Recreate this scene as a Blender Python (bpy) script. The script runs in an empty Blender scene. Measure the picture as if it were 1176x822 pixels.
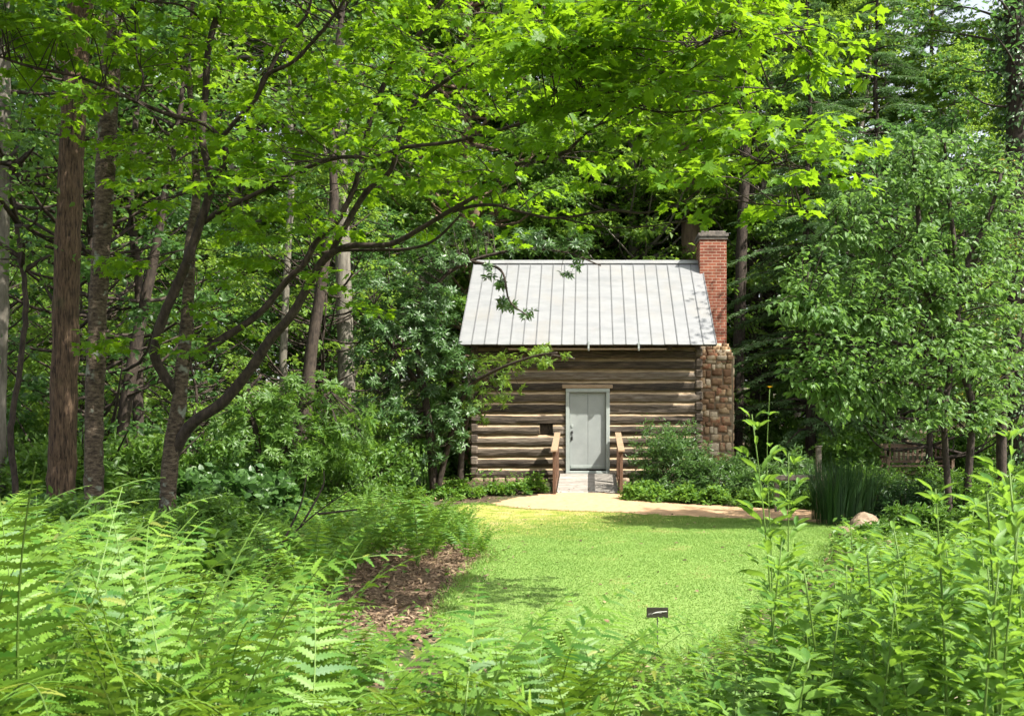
import bpy, bmesh, math, random
import numpy as np
from mathutils import Vector, Matrix
from mathutils.geometry import delaunay_2d_cdt
from mathutils import noise as mnoise
random.seed(7)
rng = np.random.default_rng(11)
sc = bpy.context.scene
COL = sc.collection
R = math.radians

# ------------------------------------------------------------------ camera model
F, CX, HZ, EYE = 1143.0, 675.0, 490.0, 1.6
def P(px, py, d):
    return np.array([(px-CX)/F*d, d, EYE+(HZ-py)/F*d])
def sstep(a, b, x):
    t = np.clip((np.asarray(x, float)-a)/(b-a), 0, 1); return t*t*(3-2*t)
def gz(x, y):
    x = np.asarray(x, float); y = np.asarray(y, float)
    z = 0.28*sstep(19.3, 24, y)
    z = z + 0.055*np.clip(y-36, 0, 400)
    z = z + 0.10*sstep(-3, -7, x)*(1+0.6*np.sin(x*0.9+y*0.6))*sstep(3, 7, y)
    z = z + 0.06*sstep(5, 9, x)*np.sin(y*0.7)
    return z

# ------------------------------------------------------------------ mesh builder
class MB:
    def __init__(s): s.v=[]; s.f={}; s.n=0; s.r=[]; s.mi={}
    def add(s, V, Fs, rnd=0.5, mat=0):
        V = np.asarray(V, float).reshape(-1, 3)
        s.v.append(V); s.r.append(np.full(len(V), rnd) if np.isscalar(rnd) else np.asarray(rnd, float))
        for A in Fs:
            A = np.asarray(A, int)
            if A.size == 0: continue
            s.f.setdefault(A.shape[1], []).append(A+s.n)
            s.mi.setdefault(A.shape[1], []).append(np.full(len(A), mat, int))
        s.n += len(V); return s
    def mesh(s, name, mats, smooth=False):
        me = bpy.data.meshes.new(name)
        V = np.concatenate(s.v) if s.v else np.zeros((0, 3)); me.vertices.add(len(V))
        me.vertices.foreach_set('co', V.ravel().astype(np.float32))
        idx=[]; tot=[]; mi=[]
        for k in s.f:
            A = np.concatenate(s.f[k]); idx.append(A.ravel()); tot.append(np.full(len(A), k)); mi.append(np.concatenate(s.mi[k]))
        idx = np.concatenate(idx); tot = np.concatenate(tot); mi = np.concatenate(mi)
        me.loops.add(len(idx)); me.loops.foreach_set('vertex_index', idx.astype(np.int32))
        me.polygons.add(len(tot))
        st = np.concatenate([[0], np.cumsum(tot)[:-1]])
        me.polygons.foreach_set('loop_start', st.astype(np.int32))
        me.polygons.foreach_set('loop_total', tot.astype(np.int32))
        me.polygons.foreach_set('material_index', mi.astype(np.int32))
        me.polygons.foreach_set('use_smooth', np.full(len(tot), smooth))
        at = me.attributes.new('rnd', 'FLOAT', 'POINT')
        at.data.foreach_set('value', np.concatenate(s.r).astype(np.float32))
        for m in (mats if isinstance(mats, (list, tuple)) else [mats]): me.materials.append(m)
        me.update(calc_edges=True); me.validate()
        return me
    def build(s, name, mats, parent=None, smooth=False):
        return link(name, s.mesh(name, mats, smooth), parent)
def link(name, me, parent=None):
    o = bpy.data.objects.new(name, me); COL.objects.link(o)
    if parent: o.parent = parent
    return o
def tag(o, label=None, cat=None, group=None, kind=None):
    if label: o['label'] = label
    if cat: o['category'] = cat
    if group: o['group'] = group
    if kind: o['kind'] = kind
    return o
def empty(name, loc, rz=0, label=None, cat=None, group=None):
    o = bpy.data.objects.new(name, None); COL.objects.link(o)
    o.empty_display_size = .2
    o.location = loc; o.rotation_euler = (0, 0, rz); return tag(o, label, cat, group)
def box(mb, a, b, rnd=0.5, mat=0, M=None, bev=0.0):
    a = np.array(a, float); b = np.array(b, float); c = (a+b)/2; h = np.abs(b-a)/2
    if bev <= 0:
        V = np.array([[x, y, z] for z in (-1, 1) for y in (-1, 1) for x in (-1, 1)])*h
        Fs = [[0,2,3,1],[4,5,7,6],[0,1,5,4],[2,6,7,3],[0,4,6,2],[1,3,7,5]]
        V = V+c
        if M is not None: V = V@M[:3,:3].T+M[:3,3]
        mb.add(V, [Fs], rnd, mat); return
    bev = min(bev, h.min()*.6)
    bm = bmesh.new(); bmesh.ops.create_cube(bm, size=1)
    for v in bm.verts: v.co = Vector([v.co[i]*2*h[i] for i in range(3)])
    bmesh.ops.bevel(bm, geom=bm.edges[:], offset=bev, segments=1, affect='EDGES')
    bm.verts.index_update()
    V = np.array([v.co for v in bm.verts])+c
    if M is not None: V = V@M[:3,:3].T+M[:3,3]
    d = {}
    for f in bm.faces: d.setdefault(len(f.verts), []).append([v.index for v in f.verts])
    bm.free(); mb.add(V, list(d.values()), rnd, mat)
def smooth_line(pts, rad, n=6):
    pts = np.asarray(pts, float); rad = np.asarray(rad, float)
    m = len(pts)
    if m < 3:
        t = np.linspace(0, 1, n+1)[:, None]
        return pts[0]*(1-t)+pts[-1]*t, rad[0]*(1-t[:,0])+rad[-1]*t[:,0]
    ext = np.vstack([2*pts[0]-pts[1], pts, 2*pts[-1]-pts[-2]])
    out=[]; ro=[]
    for i in range(m-1):
        p0,p1,p2,p3 = ext[i:i+4]
        for k in range(n):
            t=k/n
            out.append(.5*((2*p1)+(-p0+p2)*t+(2*p0-5*p1+4*p2-p3)*t*t+(-p0+3*p1-3*p2+p3)*t**3))
            ro.append(rad[i]*(1-t)+rad[i+1]*t)
    out.append(pts[-1]); ro.append(rad[-1])
    return np.array(out), np.array(ro)
def tube(mb, pts, rad, seg=8, rnd=0.5, mat=0, jit=0.0):
    pts = np.asarray(pts, float); n=len(pts); rad=np.broadcast_to(np.asarray(rad,float),(n,)).copy()
    tg = np.gradient(pts, axis=0); tg /= np.linalg.norm(tg,axis=1,keepdims=True)+1e-9
    up = np.array([0.3,0.9,0.1]) if abs(tg[:,2]).mean()>.5 else np.array([0,0,1.])
    a = np.cross(tg, up); a/=np.linalg.norm(a,axis=1,keepdims=True)+1e-9; b=np.cross(tg,a)
    th = np.linspace(0,2*math.pi,seg,endpoint=False)
    rr = rad[:,None]*np.ones(seg)
    if jit: rr = rr*(1+jit*rng.normal(size=rr.shape))
    V = pts[:,None]+rr[...,None]*(np.cos(th)[None,:,None]*a[:,None]+np.sin(th)[None,:,None]*b[:,None])
    V = V.reshape(-1,3)
    i = np.arange(n-1)[:,None]*seg; j=np.arange(seg)[None]; k=(j+1)%seg
    Fq = np.stack([i+j, i+k, i+seg+k, i+seg+j],-1).reshape(-1,4)
    mb.add(V,[Fq, [list(range(seg))[::-1]], [list(range((n-1)*seg,n*seg))]],rnd,mat)
# ------------------------------------------------------------------ leaf templates (base at origin, along +Y, normal +Z)
def T_ovate(w=.5, fold=.08, droop=.12):
    V=[[0,0,0],[0,.33,.02],[0,.68,-droop*.3],[0,1,-droop],[w/2,.33,fold],[w*.40,.68,fold*.6-droop*.3],[-w/2,.33,fold],[-w*.40,.68,fold*.6-droop*.3]]
    return np.array(V),[np.array([[0,4,1],[2,5,3],[0,1,6],[2,3,7]]),np.array([[1,4,5,2],[1,2,7,6]])]
def T_hi(w=.45, fold=.09, droop=.25, n=6):
    t=np.linspace(0,1,n+1); V=[]; Fq=[]; 
    for i,u in enumerate(t):
        ww=w*.5*(math.sin(math.pi*min(1,u**.78))**.85 if 0<u<1 else 0)*(1+.06*math.sin(i*2.3)); z=-droop*u**2.2+.03*math.sin(u*9)
        V+=[[0,u,z],[ww,u,z+fold*math.sin(math.pi*u)],[-ww,u,z+fold*math.sin(math.pi*u)]]
    for i in range(n):
        a=3*i; b=a+3; Fq+=[[a,a+1,b+1,b],[a,b,b+2,a+2]]
    return np.array(V),[np.array(Fq)]
def T_dia(w=.5, fold=.08, droop=.1):
    return np.array([[0,0,0],[w/2,.5,fold],[0,1,-droop],[-w/2,.5,fold]]),[np.array([[0,1,2],[0,2,3]])]
def T_maple():
    rt=[(.05,.05),(.30,-.04),(.27,.17),(.58,.42),(.37,.45),(.20,.55),(.24,.80),(.10,.80)]
    pts=[(0,.38)]+rt+[(0,1.06)]+[(-x,y) for x,y in rt[::-1]]
    V=[]
    for x,y in pts:
        r=math.hypot(x,y-.38); V.append([x,y-.38+.38,-.22*r*r+.10*abs(x)])
    n=len(pts)-1
    return np.array(V),[np.array([[0,1+i,1+(i+1)%n] for i in range(n)])]
def frames(D, U):
    D=D/(np.linalg.norm(D,axis=1,keepdims=True)+1e-9)
    X=np.cross(D,U); X/=np.linalg.norm(X,axis=1,keepdims=True)+1e-9
    Z=np.cross(X,D)
    return np.stack([X,D,Z],-1)
def leaves(mb, T, Pos, D, U, S, rnd=None, mat=0):
    TV,TF=T; N=len(Pos)
    if N==0: return
    M=frames(D,U); S=np.broadcast_to(S,(N,))
    V=np.einsum('nij,vj->nvi',M,TV)*S[:,None,None]+Pos[:,None]
    if rnd is None: rnd=rng.random(N)
    k=len(TV); off=(np.arange(N)*k)[:,None,None]
    mb.add(V.reshape(-1,3),[ (f[None]+off).reshape(-1,f.shape[1]) for f in TF],np.repeat(rnd,k),mat)
def rdir(n, zs=1.0):
    v=rng.normal(size=(n,3)); v[:,2]*=zs; return v/(np.linalg.norm(v,axis=1,keepdims=True)+1e-9)
UPV=np.array([0,0,1.])

# ------------------------------------------------------------------ materials
def mat(name):
    m=bpy.data.materials.new(name); m.use_nodes=True; nt=m.node_tree; nt.nodes.clear()
    return m,nt,nt.nodes,nt.links
def ramp(N,stops):
    r=N.new('ShaderNodeValToRGB'); e=r.color_ramp.elements
    while len(e)<len(stops): e.new(.5)
    for q,(p,c) in zip(e,stops): q.position=p; q.color=(*c,1)
    return r
def leaf_mat(name, dark, light, trans, tfac=.45, rough=.42, spec=.5, accent=None):
    m,nt,N,L=mat(name)
    a=N.new('ShaderNodeAttribute'); a.attribute_name='rnd'
    oi=N.new('ShaderNodeObjectInfo')
    mx=N.new('ShaderNodeMath'); mx.operation='MULTIPLY_ADD'; mx.inputs[1].default_value=.35; mx.inputs[2].default_value=-.17
    L.new(oi.outputs['Random'],mx.inputs[0])
    ad=N.new('ShaderNodeMath'); ad.operation='ADD'; L.new(a.outputs['Fac'],ad.inputs[0]); L.new(mx.outputs[0],ad.inputs[1])
    st=[(0,dark),(.9,light)]
    if accent: st+= [(.97,light),(1.0,accent)]
    r=ramp(N,st); L.new(ad.outputs[0],r.inputs[0])
    p=N.new('ShaderNodeBsdfPrincipled'); p.inputs['Roughness'].default_value=rough; p.inputs['Specular IOR Level'].default_value=spec
    L.new(r.outputs[0],p.inputs['Base Color'])
    t=N.new('ShaderNodeBsdfTranslucent')
    tm=N.new('ShaderNodeMix'); tm.data_type='RGBA'; tm.blend_type='MULTIPLY'; tm.inputs[0].default_value=1
    s=1/max(light); L.new(r.outputs[0],tm.inputs[6]); tm.inputs[7].default_value=(trans[0]*s,trans[1]*s,trans[2]*s,1)
    # translucent colour: fixed tint modulated by leaf variation
    tm.blend_type='MIX'; tm.inputs[0].default_value=.75; tm.inputs[7].default_value=(*trans,1)
    L.new(tm.outputs[2],t.inputs[0])
    x=N.new('ShaderNodeMixShader'); x.inputs[0].default_value=tfac
    L.new(p.outputs[0],x.inputs[1]); L.new(t.outputs[0],x.inputs[2])
    o=N.new('ShaderNodeOutputMaterial'); L.new(x.outputs[0],o.inputs[0]); return m
def noise_mat(name, stops, scale=6, stretch=(1,1,1), rough=.85, bump=.4, detail=8, use_rnd=0.0, dist=.02, spec=.3, metallic=0, second=None):
    m,nt,N,L=mat(name)
    tc=N.new('ShaderNodeTexCoord'); mp=N.new('ShaderNodeMapping'); mp.inputs['Scale'].default_value=stretch
    L.new(tc.outputs['Object'],mp.inputs[0])
    n=N.new('ShaderNodeTexNoise'); n.inputs['Scale'].default_value=scale; n.inputs['Detail'].default_value=detail; n.inputs['Roughness'].default_value=.65
    L.new(mp.outputs[0],n.inputs[0])
    r=ramp(N,stops)
    fac=n.outputs[0]
    if use_rnd:
        a=N.new('ShaderNodeAttribute'); a.attribute_name='rnd'
        q=N.new('ShaderNodeMath'); q.operation='MULTIPLY_ADD'; q.inputs[1].default_value=use_rnd; L.new(a.outputs['Fac'],q.inputs[0])
        w=N.new('ShaderNodeMath'); w.operation='SUBTRACT'; L.new(fac,w.inputs[0]); w.inputs[1].default_value=use_rnd/2
        L.new(w.outputs[0],q.inputs[2]); fac=q.outputs[0]
    L.new(fac,r.inputs[0])
    p=N.new('ShaderNodeBsdfPrincipled'); p.inputs['Roughness'].default_value=rough; p.inputs['Specular IOR Level'].default_value=spec; p.inputs['Metallic'].default_value=metallic
    colr=r.outputs[0]
    if second:
        n2=N.new('ShaderNodeTexNoise'); n2.inputs['Scale'].default_value=second[0]; n2.inputs['Detail'].default_value=6; L.new(tc.outputs['Object'],n2.inputs[0])
        r2=ramp(N,[(second[2],(0,0,0)),(second[3],(1,1,1))]); L.new(n2.outputs[0],r2.inputs[0])
        mm=N.new('ShaderNodeMix'); mm.data_type='RGBA'; L.new(r2.outputs[0],mm.inputs[0]); L.new(colr,mm.inputs[6]); mm.inputs[7].default_value=(*second[1],1)
        colr=mm.outputs[2]
    L.new(colr,p.inputs['Base Color'])
    if bump:
        b=N.new('ShaderNodeBump'); b.inputs['Strength'].default_value=bump; b.inputs['Distance'].default_value=dist; L.new(n.outputs[0],b.inputs['Height']); L.new(b.outputs[0],p.inputs['Normal'])
    o=N.new('ShaderNodeOutputMaterial'); L.new(p.outputs[0],o.inputs[0]); return m

M={}
M['maple']=leaf_mat('maple_leaf',(.050,.135,.010),(.105,.205,.014),(.31,.53,.012),.50,.48,.3)
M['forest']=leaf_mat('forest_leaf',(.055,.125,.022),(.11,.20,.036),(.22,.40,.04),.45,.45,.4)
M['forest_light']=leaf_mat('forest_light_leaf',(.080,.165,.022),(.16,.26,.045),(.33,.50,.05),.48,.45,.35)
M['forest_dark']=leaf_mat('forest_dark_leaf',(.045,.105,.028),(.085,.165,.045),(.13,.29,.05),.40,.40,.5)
M['dogwood']=leaf_mat('dogwood_leaf',(.075,.155,.040),(.145,.25,.065),(.22,.40,.06),.42,.5,.35,accent=(.33,.25,.04))
M['rhodo']=leaf_mat('rhododendron_leaf',(.040,.095,.025),(.085,.155,.045),(.10,.23,.03),.28,.38,.5,accent=(.22,.20,.03))
M['needle']=leaf_mat('needle',(.075,.145,.050),(.125,.22,.085),(.15,.28,.07),.32,.5,.35)
M['fern']=leaf_mat('fern_green',(.035,.120,.013),(.150,.27,.028),(.27,.44,.03),.33,.52,.4,accent=(.20,.24,.04))
M['herb']=leaf_mat('herb_leaf',(.055,.145,.024),(.145,.265,.045),(.29,.48,.045),.45,.5,.35)
M['shrub']=leaf_mat('shrub_leaf',(.055,.125,.035),(.12,.21,.06),(.17,.33,.05),.38,.42,.5)
M['cover']=leaf_mat('cover_leaf',(.05,.12,.018),(.11,.21,.035),(.18,.34,.03),.38,.45,.4)
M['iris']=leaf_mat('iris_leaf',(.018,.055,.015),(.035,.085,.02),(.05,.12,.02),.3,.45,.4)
M['grass']=leaf_mat('grass_blade',(.125,.24,.045),(.225,.345,.085),(.32,.46,.085),.38,.6,.25,accent=(.38,.34,.14))
M['stem']=noise_mat('green_stem',[(.3,(.07,.13,.02)),(.8,(.12,.20,.03))],10,rough=.6,bump=0)
M['bark']=noise_mat('bark_ridged',[(.36,(.022,.014,.009)),(.50,(.095,.060,.036)),(.70,(.19,.125,.075))],10,(4.2,4.2,.55),bump=1,dist=.05,second=(1.1,(.06,.09,.03),.60,.74))
M['bark_band']=noise_mat('bark_banded',[(.36,(.022,.016,.011)),(.52,(.085,.062,.040)),(.72,(.19,.155,.11))],9,(1.6,1.6,3.6),bump=1,dist=.03,second=(7,(.20,.22,.17),.60,.68))
M['bark_dark']=noise_mat('bark_dark',[(.35,(.018,.013,.010)),(.7,(.07,.052,.038))],14,(1.5,1.5,.6),bump=.6)
M['bark_grey']=noise_mat('bark_grey',[(.3,(.07,.06,.047)),(.7,(.20,.18,.145))],8,(1.5,1.5,.4),bump=.8)
M['bark_brown']=noise_mat('bark_brown',[(.3,(.07,.045,.03)),(.7,(.22,.15,.10))],6,(1.6,1.6,.3),bump=1,dist=.03)
M['log']=noise_mat('hewn_log',[(.30,(.018,.015,.012)),(.48,(.072,.055,.040)),(.62,(.145,.114,.084)),(.80,(.24,.21,.175))],5,(.55,7,9),bump=.8,dist=.015,use_rnd=.28)
M['logtop']=noise_mat('worn_sunlit_log_edge',[(.3,(.25,.17,.09)),(.7,(.52,.40,.26))],6,(.8,6,6),bump=.6,dist=.01)  # worn log tops, with the sun they catch put into the paler tan
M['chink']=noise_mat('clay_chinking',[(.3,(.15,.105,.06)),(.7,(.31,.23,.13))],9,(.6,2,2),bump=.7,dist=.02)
M['lintel']=noise_mat('lintel_wood',[(.3,(.22,.155,.095)),(.7,(.36,.27,.18))],5,(1,8,8),bump=.3)
M['metal']=noise_mat('roof_metal',[(.25,(.19,.195,.20)),(.55,(.245,.248,.25)),(.85,(.29,.29,.285))],1.6,(1,2.5,2.5),rough=.45,bump=.05,spec=.4,metallic=.2,second=(1.2,(.24,.225,.20),.50,.85))
M['seam']=noise_mat('seam_metal',[(.3,(.13,.135,.14)),(.7,(.20,.20,.20))],4,rough=.45,bump=0,metallic=.3)
M['door']=noise_mat('door_paint',[(.3,(.235,.255,.245)),(.7,(.29,.31,.295))],3,rough=.5,bump=.05,spec=.4)
M['frame']=noise_mat('frame_paint',[(.3,(.26,.29,.27)),(.7,(.34,.37,.345))],5,rough=.55,bump=.1)
M['iron']=noise_mat('black_iron',[(.3,(.012,.012,.012)),(.7,(.03,.03,.03))],20,rough=.45,bump=.1,spec=.5)
M['deck']=noise_mat('deck_board',[(.3,(.20,.18,.155)),(.55,(.30,.275,.24)),(.8,(.38,.35,.31))],5,(1,1,6),bump=.3,use_rnd=.25)
M['cedar']=noise_mat('rail_wood',[(.3,(.075,.040,.024)),(.7,(.155,.085,.050))],7,(5,5,.7),bump=.3,use_rnd=.2)
M['railtop']=noise_mat('rail_cap_wood',[(.3,(.20,.135,.08)),(.7,(.32,.23,.145))],7,(5,.7,5),bump=.2)
M['stone']=noise_mat('field_stone',[(.08,(.18,.10,.055)),(.30,(.34,.22,.12)),(.48,(.47,.34,.20)),(.62,(.32,.13,.07)),(.74,(.42,.30,.17)),(.92,(.56,.46,.32))],7,rough=.9,bump=.5,use_rnd=1.1,dist=.02)
M['mortar']=noise_mat('dark_mortar',[(.3,(.17,.125,.08)),(.7,(.30,.23,.15))],14,bump=.5)
M['rock']=noise_mat('garden_rock',[(.3,(.10,.065,.04)),(.5,(.22,.16,.105)),(.75,(.36,.29,.21))],9,bump=1,dist=.03,second=(3,(.16,.20,.07),.60,.75))
M['capstone']=noise_mat('cap_mortar',[(.3,(.06,.055,.05)),(.7,(.20,.17,.14))],9,bump=.6)
M['sign']=noise_mat('sign_plate',[(.3,(.025,.022,.016)),(.7,(.045,.04,.03))],20,rough=.35,bump=0,spec=.6)
M['letter']=noise_mat('sign_lettering',[(.3,(.45,.45,.40)),(.7,(.6,.6,.55))],20,rough=.5,bump=0)
M['stake']=noise_mat('sign_stake',[(.3,(.10,.11,.09)),(.7,(.16,.17,.14))],20,rough=.4,bump=0,metallic=.6)
M['bench']=noise_mat('bench_wood',[(.3,(.11,.07,.045)),(.7,(.21,.145,.10))],7,(3,3,.8),bump=.3)
M['greywood']=noise_mat('grey_timber',[(.3,(.09,.075,.06)),(.7,(.22,.185,.145))],7,(1,5,5),bump=.5)
M['dead']=noise_mat('dead_log',[(.3,(.30,.24,.17)),(.7,(.55,.47,.36))],7,(.5,5,5),bump=.6)
M['yellow']=leaf_mat('petal',(.7,.32,.01),(.85,.5,.02),(.8,.5,.02),.4,.5,.3)
M['chips']=noise_mat('bark_mulch_chip',[(.2,(.055,.034,.02)),(.5,(.13,.088,.052)),(.8,(.25,.185,.12))],1.2,rough=.95,bump=.3,use_rnd=.7)
M['litter']=noise_mat('dry_leaf_litter',[(.2,(.06,.035,.02)),(.5,(.14,.09,.05)),(.8,(.26,.19,.11))],1.2,rough=.85,bump=.2,use_rnd=.7)
M['soil']=noise_mat('forest_soil',[(.3,(.035,.024,.015)),(.6,(.09,.062,.038)),(.8,(.15,.10,.06))],3,bump=.8,dist=.05,second=(.7,(.035,.07,.015),.45,.65))
M['mulch']=noise_mat('mulch_ground',[(.3,(.07,.042,.026)),(.55,(.19,.125,.08)),(.8,(.34,.25,.18))],26,bump=1,dist=.03)
M['path']=noise_mat('sand_path',[(.3,(.31,.19,.10)),(.55,(.42,.27,.155)),(.8,(.50,.34,.21))],9,rough=.95,bump=.35,dist=.01,detail=12,second=(2.5,(.40,.27,.16),.56,.75))
def lawn_mat():
    m,nt,N,L=mat('lawn_turf')
    tc=N.new('ShaderNodeTexCoord')
    n=N.new('ShaderNodeTexNoise'); n.inputs['Scale'].default_value=26; n.inputs['Detail'].default_value=10; n.inputs['Roughness'].default_value=.75; L.new(tc.outputs['Object'],n.inputs[0])
    r=ramp(N,[(.3,(.11,.20,.04)),(.55,(.19,.285,.07)),(.8,(.26,.35,.10))]); L.new(n.outputs[0],r.inputs[0])
    # mossy, worn ground towards the path and the back left corner
    sx=N.new('ShaderNodeSeparateXYZ'); L.new(tc.outputs['Object'],sx.inputs[0])
    a=N.new('ShaderNodeMath'); a.operation='MULTIPLY_ADD'; a.inputs[1].default_value=.30; a.inputs[2].default_value=-4.55; L.new(sx.outputs[1],a.inputs[0])
    b=N.new('ShaderNodeMath'); b.operation='MULTIPLY_ADD'; b.inputs[1].default_value=-.22; L.new(sx.outputs[0],b.inputs[0]); L.new(a.outputs[0],b.inputs[2])
    n2=N.new('ShaderNodeTexNoise'); n2.inputs['Scale'].default_value=1.1; n2.inputs['Detail'].default_value=8; L.new(tc.outputs['Object'],n2.inputs[0])
    c=N.new('ShaderNodeMath'); c.operation='MULTIPLY_ADD'; c.inputs[1].default_value=1.4; L.new(n2.outputs[0],c.inputs[0]); L.new(b.outputs[0],c.inputs[2])
    r2=ramp(N,[(.45,(0,0,0)),(.95,(1,1,1))]); L.new(c.outputs[0],r2.inputs[0])
    n3=N.new('ShaderNodeTexNoise'); n3.inputs['Scale'].default_value=3; n3.inputs['Detail'].default_value=8; L.new(tc.outputs['Object'],n3.inputs[0])
    r3=ramp(N,[(.35,(.19,.24,.03)),(.55,(.32,.29,.08)),(.72,(.38,.29,.16))]); L.new(n3.outputs[0],r3.inputs[0])
    mx=N.new('ShaderNodeMix'); mx.data_type='RGBA'; L.new(r2.outputs[0],mx.inputs[0]); L.new(r.outputs[0],mx.inputs[6]); L.new(r3.outputs[0],mx.inputs[7])
    p=N.new('ShaderNodeBsdfPrincipled'); p.inputs['Roughness'].default_value=.9; p.inputs['Specular IOR Level'].default_value=.2
    L.new(mx.outputs[2],p.inputs['Base Color'])
    bp=N.new('ShaderNodeBump'); bp.inputs['Strength'].default_value=.8; bp.inputs['Distance'].default_value=.03; L.new(n.outputs[0],bp.inputs['Height']); L.new(bp.outputs[0],p.inputs['Normal'])
    o=N.new('ShaderNodeOutputMaterial'); L.new(p.outputs[0],o.inputs[0]); return m
M['lawn']=lawn_mat()
def brick_mat():
    m,nt,N,L=mat('red_brick')
    tc=N.new('ShaderNodeTexCoord'); s=N.new('ShaderNodeSeparateXYZ'); L.new(tc.outputs['Object'],s.inputs[0])
    a=N.new('ShaderNodeMath'); a.operation='ADD'; L.new(s.outputs[0],a.inputs[0]); L.new(s.outputs[1],a.inputs[1])
    c=N.new('ShaderNodeCombineXYZ'); L.new(a.outputs[0],c.inputs[0]); L.new(s.outputs[2],c.inputs[1])
    b=N.new('ShaderNodeTexBrick'); L.new(c.outputs[0],b.inputs[0])
    b.inputs['Scale'].default_value=1; b.inputs['Brick Width'].default_value=.215; b.inputs['Row Height'].default_value=.078
    b.inputs['Mortar Size'].default_value=.008; b.inputs['Mortar Smooth'].default_value=.2; b.inputs['Bias'].default_value=0
    b.inputs['Color1'].default_value=(.21,.050,.026,1); b.inputs['Color2'].default_value=(.32,.10,.052,1); b.inputs['Mortar'].default_value=(.42,.33,.24,1)
    n=N.new('ShaderNodeTexNoise'); n.inputs['Scale'].default_value=5; n.inputs['Detail'].default_value=8; L.new(tc.outputs['Object'],n.inputs[0])
    r=ramp(N,[(.3,(.55,.5,.45)),(.7,(1,1,1))]); L.new(n.outputs[0],r.inputs[0])
    mx=N.new('ShaderNodeMix'); mx.data_type='RGBA'; mx.blend_type='MULTIPLY'; mx.inputs[0].default_value=1; L.new(b.outputs[0],mx.inputs[6]); L.new(r.outputs[0],mx.inputs[7])
    p=N.new('ShaderNodeBsdfPrincipled'); p.inputs['Roughness'].default_value=.9; L.new(mx.outputs[2],p.inputs['Base Color'])
    iv=N.new('ShaderNodeMath'); iv.operation='SUBTRACT'; iv.inputs[0].default_value=1; L.new(b.outputs['Fac'],iv.inputs[1])
    bp=N.new('ShaderNodeBump'); bp.inputs['Strength'].default_value=.6; bp.inputs['Distance'].default_value=.01; L.new(iv.outputs[0],bp.inputs['Height']); L.new(bp.outputs[0],p.inputs['Normal'])
    o=N.new('ShaderNodeOutputMaterial'); L.new(p.outputs[0],o.inputs[0]); return m
M['brick']=brick_mat()

# ------------------------------------------------------------------ ground
def ground():
    def axis(lo,hi,fine_lo,fine_hi,step):
        a=list(np.arange(fine_lo,fine_hi+1e-6,step)); s=step
        x=fine_hi
        while x<hi: s*=1.35; x+=s; a.append(x)
        s=step; x=fine_lo
        while x>lo: s*=1.35; x-=s; a.insert(0,x)
        return np.array(a)
    X=axis(-400,400,-24,22,.4); Y=axis(-60,500,-2,44,.4)
    gx,gy=np.meshgrid(X,Y); z=gz(gx,gy)
    z=z-.02*((gx>-3)&(gx<6)&(gy<22)&(gy>5))  # sits just under the lawn and path sheets
    V=np.stack([gx,gy,z],-1).reshape(-1,3); nx=len(X); ny=len(Y)
    i=np.arange(ny-1)[:,None]*nx; j=np.arange(nx-1)[None]
    mb=MB(); mb.add(V,[np.stack([i+j,i+j+1,i+nx+j+1,i+nx+j],-1).reshape(-1,4)])
    tag(mb.build('ground',M['soil'],smooth=True),kind='structure')
ground()
def inpoly(x,y,poly):
    x=np.asarray(x); y=np.asarray(y); c=np.zeros(x.shape,bool); n=len(poly)
    for i in range(n):
        x1,y1=poly[i]; x2,y2=poly[i-1]
        if y1==y2: continue
        c^=((y1>y)!=(y2>y))&(x<(x2-x1)*(y-y1)/(y2-y1)+x1)
    return c
def wobble(poly, n=8, amp=.05):
    pts=np.array(poly+[poly[0]],float); out=[]
    ext=np.vstack([pts[-2],pts,pts[1]])
    for i in range(len(pts)-1):
        p0,p1,p2,p3=ext[i:i+4]
        for k in range(n):
            t=k/n; out.append(.5*((2*p1)+(-p0+p2)*t+(2*p0-5*p1+4*p2-p3)*t*t+(-p0+3*p1-3*p2+p3)*t**3))
    out=np.array(out); return out+rng.normal(size=out.shape)*amp*.5
def sheet(name, poly, off, mt, step=.3, kind='structure'):
    mnx,mny=poly.min(0); mxx,mxy=poly.max(0)
    gx,gy=np.meshgrid(np.arange(mnx,mxx,step),np.arange(mny,mxy,step)); ins=inpoly(gx,gy,poly)
    pts=[Vector(p) for p in poly]+[Vector(p) for p in np.stack([gx[ins],gy[ins]],-1)]
    n=len(poly)
    v,e,f,_,_,_=delaunay_2d_cdt(pts,[(i,(i+1)%n) for i in range(n)],[],1,1e-5)
    V=np.array([[p.x,p.y,0] for p in v]); V[:,2]=gz(V[:,0],V[:,1])+off
    mb=MB(); mb.add(V,[np.array([q for q in f if len(q)==3])])
    return tag(mb.build(name,mt,smooth=True),kind=kind)
LAWN=wobble([(-2.6,19.9),(-2.15,16.6),(-1.55,13.7),(-1.22,12.3),(-1.30,11),(-1.32,9.4),(-1.22,8.4),(-.95,7.5),(-.4,6.9),(.5,6.8),(1.1,7.6),(1.9,9.6),(2.9,12),(3.7,14.8),(4.2,16.4),(3.3,17.2),(1.9,17.9),(.4,18.8),(-1.2,19.8)],8,.05)
PATH=wobble([(-1.9,20.2),(-1.5,21.0),(-.75,21.6),(.0,21.75),(.75,21.5),(1.6,20.4),(2.7,19.8),(4.0,19.0),(6,18.3),(9,18.0),(9,16.9),(6,16.8),(4.2,16.2),(3.3,16.9),(1.9,17.6),(.4,18.5),(-1.2,19.3)],12,.11)
MULCH=wobble([(-3.4,11.2),(-2.6,12.3),(-2.2,13.4),(-1.3,13.5),(-.9,12.3),(-1.0,11),(-1.0,9.4),(-.95,8.2),(-1.6,7.4),(-2.6,8.4),(-3.3,9.8)],6,.04)
sheet('mulch_bed',MULCH,.002,M['mulch'])
sheet('lawn',LAWN,.010,M['lawn'])
sheet('path',PATH,.018,M['path'])
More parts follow.
